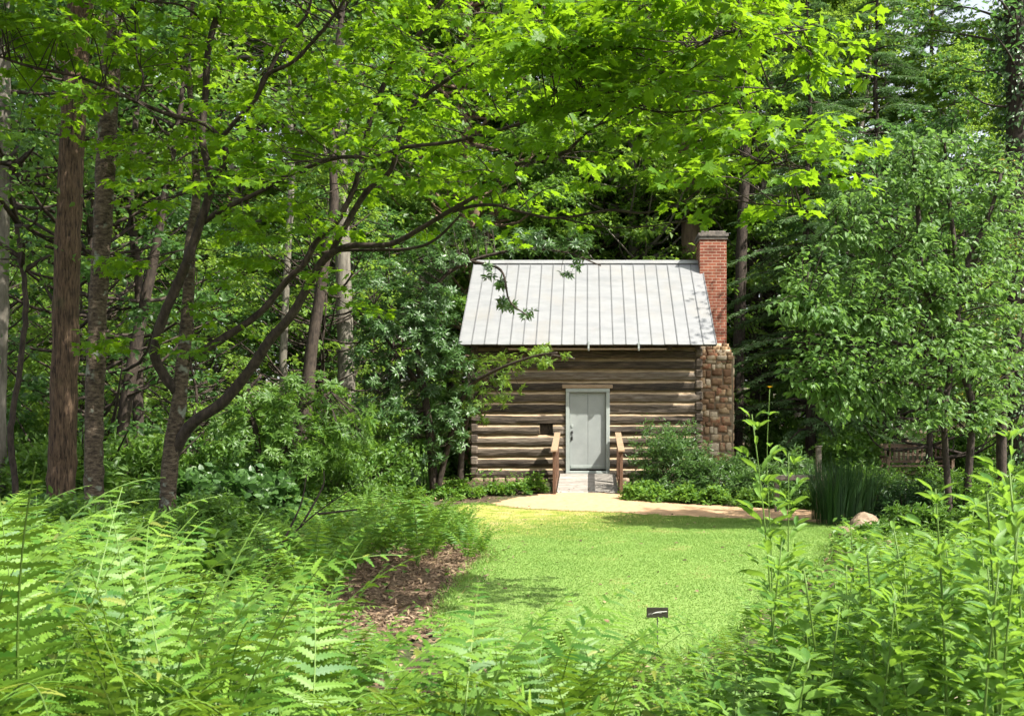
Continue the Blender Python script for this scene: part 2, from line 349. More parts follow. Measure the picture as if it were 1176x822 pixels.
# turf blades
def turf():
    mb=MB(); n=340000
    y=6.5+rng.random(n)**.8*13.6; x=rng.uniform(-2.8,4.4,n)
    ok=inpoly(x,y,LAWN)&~inpoly(x,y,PATH)
    w=.30*y-4.55-.22*x; keep=rng.random(n)>np.clip(w-.1,0,.93); ok&=keep
    x=x[ok];y=y[ok]; n=len(x)
    D=rdir(n,.3); D[:,2]=np.abs(D[:,2])+rng.uniform(.15,.9,n); U=rdir(n)
    S=rng.uniform(.012,.027,n)
    Pn=np.stack([x,y,gz(x,y)+.008],-1)
    q=np.array([mnoise.noise(Vector((a*1.3,b*1.3,0)))+.5*mnoise.noise(Vector((a*5,b*5,2))) for a,b in zip(x,y)])
    leaves(mb,T_dia(.40,.05,.2),Pn,D,U,S,np.clip(.42+q*.7+rng.normal(size=n)*.13,0,1))
    # longer blades fringing the bed edge
    k=len(LAWN); idx=rng.integers(0,k,9000); t=rng.random((9000,1)); q=LAWN[idx]*(1-t)+LAWN[(idx+1)%k]*t+rng.normal(size=(9000,2))*.06
    k2=len(PATH); i2=rng.integers(0,k2,9000); q2=PATH[i2]*(1-t)+PATH[(i2+1)%k2]*t+rng.normal(size=(9000,2))*.09
    q=q[~inpoly(q[:,0],q[:,1],PATH)]; q2=q2[inpoly(q2[:,0],q2[:,1],LAWN)]; q=np.vstack([q,q2]); k9=len(q)
    D=rdir(k9,.3); D[:,2]=np.abs(D[:,2])+.7
    leaves(mb,T_dia(.12,.02,.2),np.stack([q[:,0],q[:,1],gz(q[:,0],q[:,1])],-1),D,rdir(k9),rng.uniform(.03,.09,k9)*np.where(np.arange(k9)<k9-len(q2),1,.6))
    tag(mb.build('grass',M['grass']),'short bright green grass and clover of the sunlit lawn','grass',kind='stuff')
turf()
def chips():
    mb=MB(); n=26000
    x=rng.uniform(-5.4,-.6,n); y=rng.uniform(6.4,14,n); ok=inpoly(x,y,MULCH)&~(inpoly(x,y,LAWN)&(rng.random(n)<.93))
    x=x[ok];y=y[ok];n=len(x)
    D=rdir(n,.25); leaves(mb,T_dia(.28,.05,.0),np.stack([x,y,gz(x,y)+.012+rng.random(n)*.02],-1),D,UPV+rdir(n)*.5,rng.uniform(.03,.09,n))
    tag(mb.build('mulch_chips',M['chips']),'loose brown bark chips spread beside the lawn','mulch',kind='stuff')
    mb=MB(); n=30000
    y=rng.uniform(3,30,n); x=rng.uniform(-.62,.46,n)*y; ok=~inpoly(x,y,LAWN)&~inpoly(x,y,PATH)&~((abs(x)<3.2)&(y>23.9)); ok|=(rng.random(n)<.035)&(y<20)&(y>7)
    x=x[ok];y=y[ok];n=len(x)
    leaves(mb,T_ovate(.5,.1,.1),np.stack([x,y,gz(x,y)+.015+rng.random(n)*.02],-1),rdir(n,.2),UPV+rdir(n)*.5,rng.uniform(.03,.08,n))
    tag(mb.build('leaf_litter',M['litter']),'dry brown leaves scattered over the woodland soil','leaf litter',kind='stuff')
chips()

# ------------------------------------------------------------------ cabin
def cabin():
    c=empty('log_cabin',(0,24,.28),0,'small hewn log cabin with pale metal roof behind the lawn','cabin')
    x0,x1=-2.81,2.75; D=5.3
    zb,zt=.10,3.24     # local to z .28
    rows=12; ph=(zt-zb)/rows
    # profile of a hewn log: (depth, height) fractions
    def log(mbs, xa, xb, z, h, face, r):
        nseg=max(2,int((xb-xa)/.11)); xs=np.linspace(xa,xb,nseg+1)
        o1=rng.normal()*8
        def nz(a,s=1.0): return np.array([mnoise.noise(Vector((x*s+o1,a*3.1,r*9))) for x in xs])
        prof=[(.09,.00,3),(.02,.02,0),(-.004,.28,1),(-.0,.55,2),(.016,.68,4),(.060,.84,5),(.095,.89,6)]
        V=[]
        for (dy,fz,k) in prof:
            yy=dy+nz(k,1.3)*.022+nz(k+9,7)*.006
            zz=z+h*fz+nz(k+20,1.1)*.022*(1 if 0<fz<1 else .4)+nz(k+30,5)*.008
            V.append(np.stack([xs,yy,zz],-1))
        V=np.array(V); m=len(prof); n=nseg+1
        if face=='side': pass
        idx=np.arange(m*n).reshape(m,n)
        q=np.stack([idx[:-1,:-1],idx[:-1,1:],idx[1:,1:],idx[1:,:-1]],-1)
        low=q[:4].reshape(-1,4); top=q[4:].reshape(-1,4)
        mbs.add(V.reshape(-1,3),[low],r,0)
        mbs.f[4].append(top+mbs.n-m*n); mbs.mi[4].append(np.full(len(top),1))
        for e in (0,-1):   # end grain
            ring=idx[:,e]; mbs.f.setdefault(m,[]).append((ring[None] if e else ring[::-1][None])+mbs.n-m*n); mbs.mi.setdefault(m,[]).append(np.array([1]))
    front=MB(); ck=MB()
    doorL,doorR,doorT=-.53,.53,2.24-.0
    for i in range(rows):
        z=zb+i*ph; h=ph; r=rng.random()
        top=z+h
        segs=[(x0+rng.uniform(0,.05),x1-rng.uniform(0,.06))]
        if z+h*.5<2.27: segs=[(segs[0][0],doorL),(doorR,segs[0][1])]
        if i==4: segs=[(segs[0][0],-1.16),(-.84,doorL),segs[1]]   # short gap left of the door
        for a,b in segs: log(front,a,b,z,h,'f',rng.random())
    # chinking sheet behind, in strips
    xs=np.linspace(x0+.04,x1-.04,50)
    for a,b,zz0,zz1 in ((x0+.04,doorL,zb,zt),(doorR,x1-.04,zb,zt),(doorL,doorR,2.24,zt)):
        g=np.linspace(a,b,30); hh=np.linspace(zz0,zz1,60)
        X,Z=np.meshgrid(g,hh); Y=.075+.012*np.array([[mnoise.noise(Vector((x*2,1,z_*6))) for x in g] for z_ in hh])
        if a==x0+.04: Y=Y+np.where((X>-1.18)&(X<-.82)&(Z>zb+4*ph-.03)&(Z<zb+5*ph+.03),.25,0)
        i=np.arange(len(hh)-1)[:,None]*len(g); j=np.arange(len(g)-1)[None]
        ck.add(np.stack([X,Y,Z],-1).reshape(-1,3),[np.stack([i+j,i+j+1,i+len(g)+j+1,i+len(g)+j],-1).reshape(-1,4)])
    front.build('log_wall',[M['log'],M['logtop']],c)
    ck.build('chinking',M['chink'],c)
    pk=MB(); box(pk,(-1.20,.13,zb+4*ph-.02),(-.80,.16,zb+5*ph+.02)); pk.build('gap_shadow_panel',M['bark_dark'],c)  # dark panel backing the gap, its black shadow put into the colour
    # gable and back walls: log shaped courses with the gable boards above
    side=MB()
    for sx,xw in ((-1,x0),(1,x1)):
        for i in range(rows):
            z=zb+i*ph+ph*.5-.09
            box(side,(xw-.02 if sx<0 else xw-.16,-.02+rng.uniform(-.03,.02),z),(xw+.16 if sx<0 else xw+.02,D+.1,z+ph*.78),rng.random(),0,None,.03)
        y0,y1=0.14,D; zr=5.62
        k=(zr-zt)/((y1-y0)/2+.0)
        V=[]; t=.06
        for xx in (xw-sx*.02-.03,xw-sx*.02+.03):
            V+= [[xx,y0,zt-.02],[xx,y1,zt-.02],[xx,(y0+y1)/2,zr-.12]]
        side.add(V,[[[0,1,2],[5,4,3]],[[0,3,4,1],[1,4,5,2],[2,5,3,0]]],.5,0)
    for i in range(rows):
        z=zb+i*ph; box(side,(x0,D,z),(x1,D+.15,z+ph*.85),rng.random(),0,None,.03)
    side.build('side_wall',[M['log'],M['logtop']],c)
    dk=MB(); box(dk,(x0+.2,.36,.0),(x1-.2,D-.05,.05)); dk.build('floor',M['bark_dark'],c)
    # foundation stones
    fs=MB()
    x=x0
    while x<x1:
        w=rng.uniform(.14,.34); stone(fs,(x+w/2,.06,-.02),(w*.48,.12,.12)); x+=w
    fs.build('foundation',M['rock'],c,True)
    # roof
    ye,yr,ze,zr=-.6,2.64,3.24,5.72; xl,xr=-3.03,3.03
    rf=MB(); n=20; pw=(xr-xl)/n
    sl=np.array([0,yr-ye,zr-ze]); L_=np.linalg.norm(sl); sl/=L_; nr=np.array([0,-sl[2],sl[1]])
    def roofbox(mb,xa,xb,s0,s1,h0,h1,side_,mat_=0,r=.5):
        V=[]
        for h in (h0,h1):
            for s_ in (s0,s1):
                for xx in (xa,xb):
                    p=np.array([xx,ye,ze])+sl*s_+nr*h
                    if side_: p[1]=2*yr-p[1]
                    V.append(p)
        Fs=[[0,2,3,1],[4,5,7,6],[0,1,5,4],[2,6,7,3],[0,4,6,2],[1,3,7,5]]
        mb.add(V,[Fs if not side_ else [f[::-1] for f in Fs]],r,mat_)
    for s_ in (0,1):
        for i in range(n):
            roofbox(rf,xl+i*pw,xl+(i+1)*pw,-.0+rng.uniform(-.01,.01),L_,0,.02+rng.uniform(-.001,.002),s_,0,rng.random())
    roof=rf.build('roof',M['metal'],c)
    sm=MB()
    for s_ in (0,1):
        for i in range(n+1):
            xx=xl+i*pw; roofbox(sm,xx-.011,xx+.011,-.012,L_-.05,.024,.037,s_)
    sm.build('seam',M['seam'],roof)
    rc=MB()
    for s_ in (0,1): roofbox(rc,xl-.02,xr+.02,L_-.17,L_+.01,.048,.060,s_)
    rc.build('ridge_cap',M['metal'],roof)
    ee=MB()   # drip edge, rafter tails under the sheet, purlin boards
    roofbox(ee,xl,xr,0.03,.17,-.05,-.003,0)
    for i in range(9):
        xx=x0+.15+i*(x1-x0-.3)/8; roofbox(ee,xx-.045,xx+.045,.06,L_-.1,-.16,-.052,0,0)
        roofbox(ee,xx-.045,xx+.045,.06,L_-.1,-.16,-.052,1,0)
    roofbox(ee,xl+.02,xr-.02,.2,L_,-.05,-.003,0); roofbox(ee,xl+.02,xr-.02,.2,L_,-.05,-.003,1)
    ee.build('rafters',M['bark_dark'],roof)
    eb=MB(); box(eb,(-1.88,-.52,ze-.105),(1.86,-.44,ze-.065),.5,0,None,.008); eb.build('eave_board',M['lintel'],c)
    for xx in (.02,1.20):
        b=MB(); box(b,(xx-.02,-.625,ze-.09),(xx+.02,-.60,ze+.08)); box(b,(xx-.02,-.60,ze-.125),(xx+.02,-.42,ze-.108)); b.build('bracket',M['frame'],c)
    # door
    f=MB(); dt=2.13
    box(f,(-.53,-.03,.26),(-.44,.12,dt+.02),.5,0,None,.006); box(f,(.44,-.03,.26),(.53,.12,dt+.02),.5,0,None,.006)
    box(f,(-.53,-.035,dt+.024),(.53,.12,dt+.11),.5,0,None,.006)
    fr=f.build('door_frame',M['frame'],c)
    d=MB()
    k=2
    for i in range(k):
        a=-.436+i*.872/k; box(d,(a+.003,.045,.30),(a+.872/k-.003,.085,dt+.018),.5,0,None,.004)
    box(d,(-.436,.084,.30),(.436,.10,dt+.018))
    dd=d.build('door',M['door'],c)
    kp=MB(); box(kp,(-.41,.030,.33),(.41,.043,.40),.5,0,None,.004); kp.build('weather_bar',M['frame'],dd)
    h=MB()
    box(h,(-.405,.022,1.16),(-.355,.043,1.22),.5,0,None,.006); box(h,(-.405,.022,1.00),(-.36,.043,1.09),.5,0,None,.006)
    tube(h,[(-.38,.03,1.19),(-.38,-.025,1.17),(-.38,-.03,1.10),(-.38,-.02,1.04),(-.38,.03,1.02)],.011,8)
    h.build('handle',M['iron'],dd)
    l=MB(); box(l,(-.40,.028,1.31),(-.355,.044,1.38),.5,0,None,.008); l.build('lock_plate',M['frame'],dd)
    th=MB(); box(th,(-.53,-.10,.14),(.53,.12,.256),.5,0,None,.006); box(th,(-.42,-.113,.165),(.42,-.103,.235)); th.build('threshold',M['frame'],c)
    li=MB(); box(li,(-.62,-.045,dt+.115),(.60,.03,dt+.21),.5,0,None,.012); li.build('lintel',M['lintel'],c)
    dv=MB(); box(dv,(-.44,.11,.26),(.44,.14,dt)); dv.build('door_backing',M['bark_dark'],c)
    # chimney
    ch=empty('chimney',(3.3,2.6,0)); ch.parent=c
    st=MB()
    # base 2.80..3.79 wide, y 1.75..3.45 , z -.1..3.2, shoulders to 3.45
    def face(x0_,x1_,z0_,z1_,fn,hs):
        z=z0_
        while z<z1_:
            h=rng.uniform(.08,.24); x=x0_-rng.uniform(0,.15)
            while x<x1_:
                w=rng.uniform(.09,.34); jz=rng.normal()*.03; fn(st,max(x,x0_)+0,min(x+w,x1_),z+jz,min(z+h,z1_)+jz+abs(rng.normal())*.012); x+=w
            z+=h
    def ff(mb,a,b,z,zz):
        if b-a<.05 or zz-z<.05: return
        stone(mb,((a+b)/2,-.85,(z+zz)/2),((b-a)/2*.95,.09,(zz-z)/2*.95))
    def fb(mb,a,b,z,zz):
        if b-a<.05 or zz-z<.05: return
        stone(mb,((a+b)/2,.85,(z+zz)/2),((b-a)/2*.95,.09,(zz-z)/2*.95))
    def fs_(mb,a,b,z,zz):
        if b-a<.05 or zz-z<.05: return
        stone(mb,(.41,(a+b)/2,(z+zz)/2),(.09,(b-a)/2*.95,(zz-z)/2*.95))
    face(-.42,.42,-.1,3.05,ff,0); face(-.42,.42,-.1,3.05,fb,0); face(-.85,.85,-.1,3.05,fs_,0)
    # sloped shoulder stones
    for k in range(5):
        z=3.05+k*.085; xr_=.46-k*.025; yy=.85-k*.09
        x=-.50
        while x<xr_-.05:
            w=min(rng.uniform(.16,.3),xr_-x); stone(st,(x+w/2,-yy,z+.05),(w/2*.96,.11,.06)); stone(st,(x+w/2,yy,z+.05),(w/2*.96,.11,.06)); x+=w
        y=-yy
        while y<yy-.05:
            w=min(rng.uniform(.16,.3),yy-y); stone(st,(xr_-.05,y+w/2,z+.05),(.1,w/2*.96,.06)); y+=w
    core=MB(); box(core,(-.45,-.905,-.3),(.465,.905,3.08)); box(core,(-.42,-.5,3.1),(.34,.5,3.45))
    s=st.build('stone_base',M['stone'],ch,True); core.build('mortar_core',M['mortar'],s)
    b=MB(); box(b,(-.36,-.50,3.40),(.34,.34,6.22),.5,0); b.build('brick_stack',M['brick'],ch)
    cp=MB(); box(cp,(-.385,-.525,6.223),(.365,.365,6.30),.5,0,None,.01); box(cp,(-.41,-.55,6.303),(.39,.39,6.39),.5,0,None,.01); box(cp,(-.34,-.48,6.393),(.32,.32,6.46),.5,0,None,.02)
    cp.build('chimney_cap',M['capstone'],ch)
def stone(mb, c, h, bump=.16):
    bm=bmesh.new(); bmesh.ops.create_cube(bm,size=2)
    bmesh.ops.subdivide_edges(bm,edges=bm.edges[:],cuts=2,use_grid_fill=True)
    o=rng.random(3)*50
    V=np.array([v.co for v in bm.verts]); 
    n=np.linalg.norm(V,axis=1,keepdims=True); V=V*.86+V/n*.22
    V*= 1+bump*np.array([[mnoise.noise(Vector(p*1.1+o))] for p in V])
    V=V/np.abs(V).max(0)*np.array(h)+np.array(c)
    bm.verts.index_update(); Fq=[[v.index for v in f.verts] for f in bm.faces]; bm.free()
    mb.add(V,[Fq],rng.random())
cabin()

# ------------------------------------------------------------------ entry ramp with side rails
def rampthing():
    r=empty('entry_ramp',(0,21.5,.06),0,'pale plank ramp with brown side rails leading up to the cabin door','ramp')
    y1=2.38; z0,z1=.06,.42
    d=MB(); n=17
    for i in range(n):
        t0=i/n; t1=(i+1)/n
        w=.68-.02*t0
        V=[]
        for t in (t0+.004,t1-.003):
            for zz in (-.04,0):
                for x in (-w,w): V.append([x,t*y1,z0+(z1-z0)*t+zz+rng.normal()*.001])
        d.add(V,[[[0,1,5,4],[2,6,7,3],[0,2,3,1],[4,5,7,6],[0,4,6,2],[1,3,7,5]]],rng.random())
    d.build('deck',M['deck'],r)
    j=MB()
    for x in (-.62,0,.60):
        V=[]
        for t in (0.01,1):
            for zz in (-.16,-.043):
                for dx in (-.02,.02): V.append([x+dx,t*y1,max(-.03,z0+(z1-z0)*t+zz)])
        j.add(V,[[[0,1,5,4],[2,6,7,3],[0,2,3,1],[4,5,7,6],[0,4,6,2],[1,3,7,5]]])
    j.build('joist',M['greywood'],r)
    for s in (-1,1):
        rl=empty('railing',(s*.725,0,0)); rl.parent=r
        for t in (.02,.52,.97):
            p=MB(); z=z0+(z1-z0)*t; box(p,(-.035,t*y1-.04,z-.15),(.035,t*y1+.04,z+.93),rng.random(),0,None,.005); p.build('post',M['cedar'],rl)
        p=MB()
        for k in range(15):
            t=.06+k*.062
            if abs(t-.52)<.03: continue
            z=z0+(z1-z0)*t; box(p,(-.018-.03*0,t*y1-.022,z+.04),(.018,t*y1+.022,z+.92),rng.random())
        p.build('balusters',M['cedar'],rl)
        p=MB()
        for zz in (.06,.86):
            V=[]
            for t in (.0,1.):
                for dz in (0,.09):
                    for dx in (.0195,.038): V.append([-s*dx,t*y1,z0+(z1-z0)*t+zz+dz])
            p.add(V,[[[0,1,5,4],[2,6,7,3],[0,2,3,1],[4,5,7,6],[0,4,6,2],[1,3,7,5]]])
        p.build('side_board',M['cedar'],rl)
        p=MB(); V=[]
        for t in (-.03,1.):
            for dz in (.955,.99):
                for dx in (-.07,.07): V.append([dx,t*y1,z0+(z1-z0)*t+dz])
        p.add(V,[[[0,1,5,4],[2,6,7,3],[0,2,3,1],[4,5,7,6],[0,4,6,2],[1,3,7,5]]])
        p.build('handrail',M['railtop'],rl)
        rl['label']='left handrail of the ramp' if s<0 else 'right handrail of the ramp'
rampthing()

# ------------------------------------------------------------------ trees
def tree_thing(name, loc, rz, trunk_me, crown_me, label, cat='tree', group=None, sc_=1.0, extra=None):
    e=empty(name,loc,rz,label,cat,group); e.scale=(sc_,)*3
    if trunk_me: link('trunk',trunk_me,e)
    if crown_me: link('crown',crown_me,e)
    return e
def gen_tree(name, H, r0, z0, Rc, ncl, lpc, T, ls, bark, leafm, seed, flat=.35, cr=(.6,1.1), shape='round', lean=0.3, tilt=.5, stems=1, twigseg=True):
    global rng
    keep=rng; rng=np.random.default_rng(seed)
    tb=MB(); cb=MB(); axes=[]
    for s in range(stems):
        a=rng.uniform(0,6.28); l=lean*(1 if stems==1 else 1+.5*rng.random())
        k=8; t=np.linspace(0,1,k)
        off=np.stack([np.cos(a)*l*t**1.5*H*.1*(1 if stems==1 else 3),np.sin(a)*l*t**1.5*H*.1*(1 if stems==1 else 3),t*H*.97],-1)
        off[1:,:2]+=rng.normal(size=(k-1,2))*H*.006
        rad=r0*(1-t)**.8*.92+r0*.06; rad[0]*=1.25
        if stems>1: rad*=rng.uniform(.6,1); off[:,:2]+=rng.normal(size=2)*.12
        p,r=smooth_line(off,rad,4); tube(tb,p,r,10 if r0>.12 else 7,jit=.04); axes.append((p,r))
    for c in range(ncl):
        p,r=axes[rng.integers(len(axes))]
        u=rng.random()
        z=z0+(H-z0)*u
        if shape=='round': Rz=Rc*math.sqrt(max(.05,1-(2*u-.85)**2*.9)) if u>.42 else Rc*(.72+.28*u/.42)
        elif shape=='cone': Rz=Rc*(1-u)**.8+.25
        else: Rz=Rc*(1-.35*u)
        rr=Rz*math.sqrt(rng.uniform(.06,1)); a=rng.uniform(0,6.28)
        i=min(len(p)-1,int(np.searchsorted(p[:,2],z)))
        ctr=p[i].copy(); ctr[2]=z; tip=ctr+np.array([math.cos(a)*rr,math.sin(a)*rr,0])
        zs=max(z0*.6,z-rr*rng.uniform(.3,.8)); j=min(len(p)-1,int(np.searchsorted(p[:,2],zs)))
        st=p[j]; mid=(st+tip)/2+np.array([0,0,-.12*rr])+rng.normal(size=3)*.08*rr
        q,qr=smooth_line([st,mid,tip],[min(r[j]*.5,.02+.022*rr),.012+.008*rr,.006],3); tube(tb,q,qr,5)
        c_=rng.uniform(*cr); n=int(lpc*c_*c_/(.7)*rng.uniform(.7,1.2))
        # leaves on short twigs radiating in a flattened spray
        nt=max(3,n//9); ta=rdir(nt,.35); tl=rng.uniform(.35,1,nt)*c_
        org=tip+rdir(nt,flat)*c_*.35*rng.random((nt,1))
        k=n//nt+1; tt=np.tile(np.linspace(.15,1,k),nt); ti=np.repeat(np.arange(nt),k)
        pos=org[ti]+ta[ti]*(tl[ti]*tt)[:,None]*np.array([1,1,flat*1.6])+rng.normal(size=(nt*k,3))*.03
        pos[:,2]-=.10*c_*(tt**2)
        side=np.where(np.arange(nt*k)%2==0,1,-1)[:,None]
        perp=np.cross(ta[ti],UPV)*side
        D=ta[ti]*.6+perp*.7+rng.normal(size=(nt*k,3))*.35; D[:,2]-=.22
        U=UPV+rng.normal(size=(nt*k,3))*tilt
        clr=np.clip(rng.random()*.5+rng.random(nt*k)*.5,0,1)
        leaves(cb,T,pos,D,U,ls*rng.uniform(.65,1.2,nt*k),clr)
    rng=keep
    return tb.mesh(name+'_trunk',bark,True), cb.mesh(name+'_crown',leafm)
def gen_conifer(name,H,r0,z0,Rc,seed,bark,leafm,nb=90,ls=.2,droop=.35):
    global rng
    keep=rng; rng=np.random.default_rng(seed); tb=MB(); cb=MB()
    t=np.linspace(0,1,8); off=np.stack([rng.normal(size=8)*.05,rng.normal(size=8)*.05,t*H],-1); p,r=smooth_line(off,r0*(1-t)*.95+.02,4); tube(tb,p,r,9,jit=.04)
    for b in range(nb):
        u=(b+rng.random())/nb; z=z0+(H-z0)*u; L=Rc*(1-u)**.7*rng.uniform(.6,1.1)+.3; a=b*2.4+rng.normal()*.4
        d=np.array([math.cos(a),math.sin(a),0]); st=np.array([0,0,z])
        k=7; s=np.linspace(0,1,k); pts=st+d*(s*L)[:,None]+UPV*(.12*L*s-droop*L*s**2)[:,None]+rng.normal(size=(k,3))*.02
        tube(tb,pts,np.linspace(.012+.012*L,.004,k),5)
        n=int(L*42); ss=rng.uniform(.12,1,n); base=st+d*(ss*L)[:,None]+UPV*(.12*L*ss-droop*L*ss**2)[:,None]
        sd=np.where(rng.random(n)<.5,1,-1); perp=np.array([-d[1],d[0],0])
        tw=(perp[None]*sd[:,None]*.8+d*.6+rng.normal(size=(n,3))*.12); tw[:,2]-=.25; tw/=np.linalg.norm(tw,axis=1,keepdims=True)
        tl=(.12+.4*L*.3*(1-ss*.5))*rng.uniform(.6,1.1,n)
        kk=8; ti=np.repeat(np.arange(n),kk); tt=np.tile(np.linspace(0.05,1,kk),n)
        pos=base[ti]+tw[ti]*(tl[ti]*tt)[:,None]; s2=np.where(np.arange(n*kk)%2==0,1,-1)[:,None]
        D=tw[ti]*.7+np.cross(tw[ti],UPV)*s2*.7+rng.normal(size=(n*kk,3))*.2; D[:,2]-=.15
        leaves(cb,T_dia(.22,.02,.05),pos,D,UPV+rng.normal(size=(n*kk,3))*.4,ls*rng.uniform(.6,1.1,n*kk)*.6)
    rng=keep
    return tb.mesh(name+'_trunk',bark,True),cb.mesh(name+'_crown',leafm)

OV=T_ovate(.52,.09,.14); DI=T_dia(.55,.10,.14)
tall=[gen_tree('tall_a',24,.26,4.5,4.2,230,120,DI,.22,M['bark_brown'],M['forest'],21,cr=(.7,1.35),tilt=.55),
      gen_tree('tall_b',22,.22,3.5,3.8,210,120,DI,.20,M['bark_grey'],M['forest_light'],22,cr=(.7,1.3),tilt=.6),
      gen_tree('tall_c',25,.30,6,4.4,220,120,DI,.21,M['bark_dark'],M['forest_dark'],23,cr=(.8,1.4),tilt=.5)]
under=[gen_tree('under_a',8,.07,.8,2.5,120,95,OV,.13,M['bark_dark'],M['forest'],31,cr=(.45,.85),flat=.22,tilt=.4),
       gen_tree('under_b',7,.06,.6,2.3,120,95,OV,.12,M['bark_dark'],M['forest_light'],32,cr=(.4,.8),flat=.22,tilt=.4),
       gen_tree('under_c',9,.08,1.0,2.6,130,90,OV,.13,M['bark_dark'],M['forest_dark'],33,cr=(.45,.9),flat=.28,tilt=.5)]
hem=[gen_conifer('hemlock',15,.16,1.2,3.4,41,M['bark_dark'],M['needle'],120,.22),
     gen_conifer('pine',22,.22,5,3.8,42,M['bark_brown'],M['needle'],120,.30,.18)]
EXCL=lambda x,y: (-3.7<x<4.6 and 22.5<y<31.5)
# --- back woods
GB='trees of the woods behind the cabin'
def put(name,me,x,y,rz,s,label,group=None,cat='tree'):
    return tree_thing(name,(x,y,float(gz(x,y))-.05),rz,me[0],me[1],label,cat,group,s)
rr=random.Random(5)
LB=['tall broadleaf tree deep in the green woods behind the cabin','pale green broadleaf tree in the woods behind the cabin','dark broadleaf tree in the woods behind the cabin']
for row,(y,sp) in enumerate([(33,4.9),(39.5,5.4),(47,6.2)]):
    x=-.66*y
    while x<.52*y:
        px=CX+F*x/y
        if not (970<px<1110 and row<4 and rr.random()<.8):
            k=rr.choice([0,1,1,2] if px<500 else [0,1,2,1])
            if px>820: k=rr.choice([0,1,1])
            yy=y+rr.uniform(-1.6,1.6); s=rr.uniform(.85,1.15)
            if 980<px<1100: s*=.62
            put('forest_tree',tall[k],x+rr.uniform(-1,1),yy,rr.uniform(0,6.28),s,LB[k],GB)
        x+=sp*rr.uniform(.75,1.2)
# --- understory on the left and right, and behind the cabin
GU='understory trees around the clearing'
LU=['slender understory tree with layered green leaves at the wood edge','slender understory tree with bright yellow green leaves at the wood edge','slender understory tree with dark leaves at the wood edge']
ulist=[]
for y,sp in ((17.5,2.9),(20.5,2.8),(24,3.0),(28,3.2)):
    x=-.64*y
    while x<.50*y:
        ulist.append((x+rr.uniform(-.7,.7),y+rr.uniform(-1.2,1.2))); x+=sp*rr.uniform(.8,1.2)
for x,y in ulist:
    if -4.9<x<5.6 and y>15 and y<32.5: continue
    if y<19 and -6.6<x<8.5: continue
    if x>0 and y<22: continue
    k=rr.choice([0,1,1,2]); put('understory_tree',under[k],x,y,rr.uniform(0,6.28),rr.uniform(.75,1.15),LU[k],GU)
for x,y,k,s in ((-3.5,33,1,1.0),(-.9,33.5,0,1.2),(2.3,34,1,1.15),(5.6,32.5,0,1.1),(-6.0,29.5,1,.9),(.8,37,1,1.4),(4.0,36.5,2,1.4),(7.0,34,1,1.3),(10,33,0,1.2),(-1.6,35.5,1,1.7),(2.6,35.8,1,1.75),(.6,34.6,0,1.45)):
    put('understory_tree',under[k],x,y,rr.uniform(0,6.28),s,LU[k],GU)
# --- conifers right of the chimney and upper right
put('hemlock_tree',hem[0],6.1,27.5,1.,.92,'feathery dark hemlock standing just right of the chimney',None)
put('hemlock_tree',hem[0],9.0,31,2.5,1.1,'large feathery hemlock behind the bench, right of the chimney',None)
put('hemlock_tree',hem[0],-2.5,37,4,1.0,'feathery hemlock rising right behind the cabin roof',None)
put('pine_tree',hem[1],13.2,38,.6,.95,'grey green pine against the white sky at upper right',None)
put('forest_tree',tall[1],9.4,35,3.6,.9,'tall pale broadleaf tree behind the bench at upper right',None)
put('forest_tree',tall[0],15.2,33,1.9,.62,'lower round broadleaf tree at the far right edge of the woods',None)
# far woods mass closing the view
def farwood():
    mb=MB(); n=90000
    a=rng.uniform(-.75,.6,n); d=rng.uniform(60,72,n); x=a*d; y=d
    top=24+5*np.sin(a*14)+4*np.sin(a*37+1); top*=np.where((a>.26)&(a<.40),.66,1)
    z=gz(x,y)+rng.random(n)*top
    q=np.array([mnoise.noise(Vector((x[i]*.25,y[i]*.25,z[i]*.3))) for i in range(n)]); ok=q>-.12
    Pn=np.stack([x,y,z],-1)[ok]; n=len(Pn)
    D=rdir(n,.5); D[:,2]-=.2; leaves(mb,DI,Pn,D,UPV+rdir(n)*.8,rng.uniform(.45,.85,n),np.clip(q[ok]+rng.random(n)*.6,0,1))
    tag(mb.build('far_woods',M['forest']),'far off wood closing the view behind the trees','woods',kind='stuff')
farwood()

# --- individual trunks
def trunk_tree(name,pix,bark,label,topz=None,crown=None,seg=14,cat='tree',group=None,extra_limbs=()):
    base=P(*pix[0][:3]); base[2]=float(gz(base[0],base[1]))-.1
    pts=[];rad=[]
    for (px,py,d,w) in pix:
        pts.append(P(px,py,d)-base); rad.append(w/2/F*d)
    pts=np.array(pts)
    pts=np.vstack([[pts[0][0],pts[0][1],0],pts]) if pts[0][2]>.05 else pts
    if len(pts)>len(rad): rad=[rad[0]*1.12]+rad
    e=empty(name,tuple(base),0,label,cat,group)
    tb=MB(); p,r=smooth_line(pts,rad,7); p[1:,:2]+=rng.normal(size=(len(p)-1,2))*.006; tube(tb,p,r,seg,jit=.035)
    for L in extra_limbs:
        q=np.array([P(a,b,c)-base for a,b,c,w in L]); qr=[w/2/F*c for a,b,c,w in L]
        pp,r2=smooth_line(q,qr,6); tube(tb,pp,r2,8,jit=.05)
    tb.build('trunk',bark,e,True)
    return e,base,p
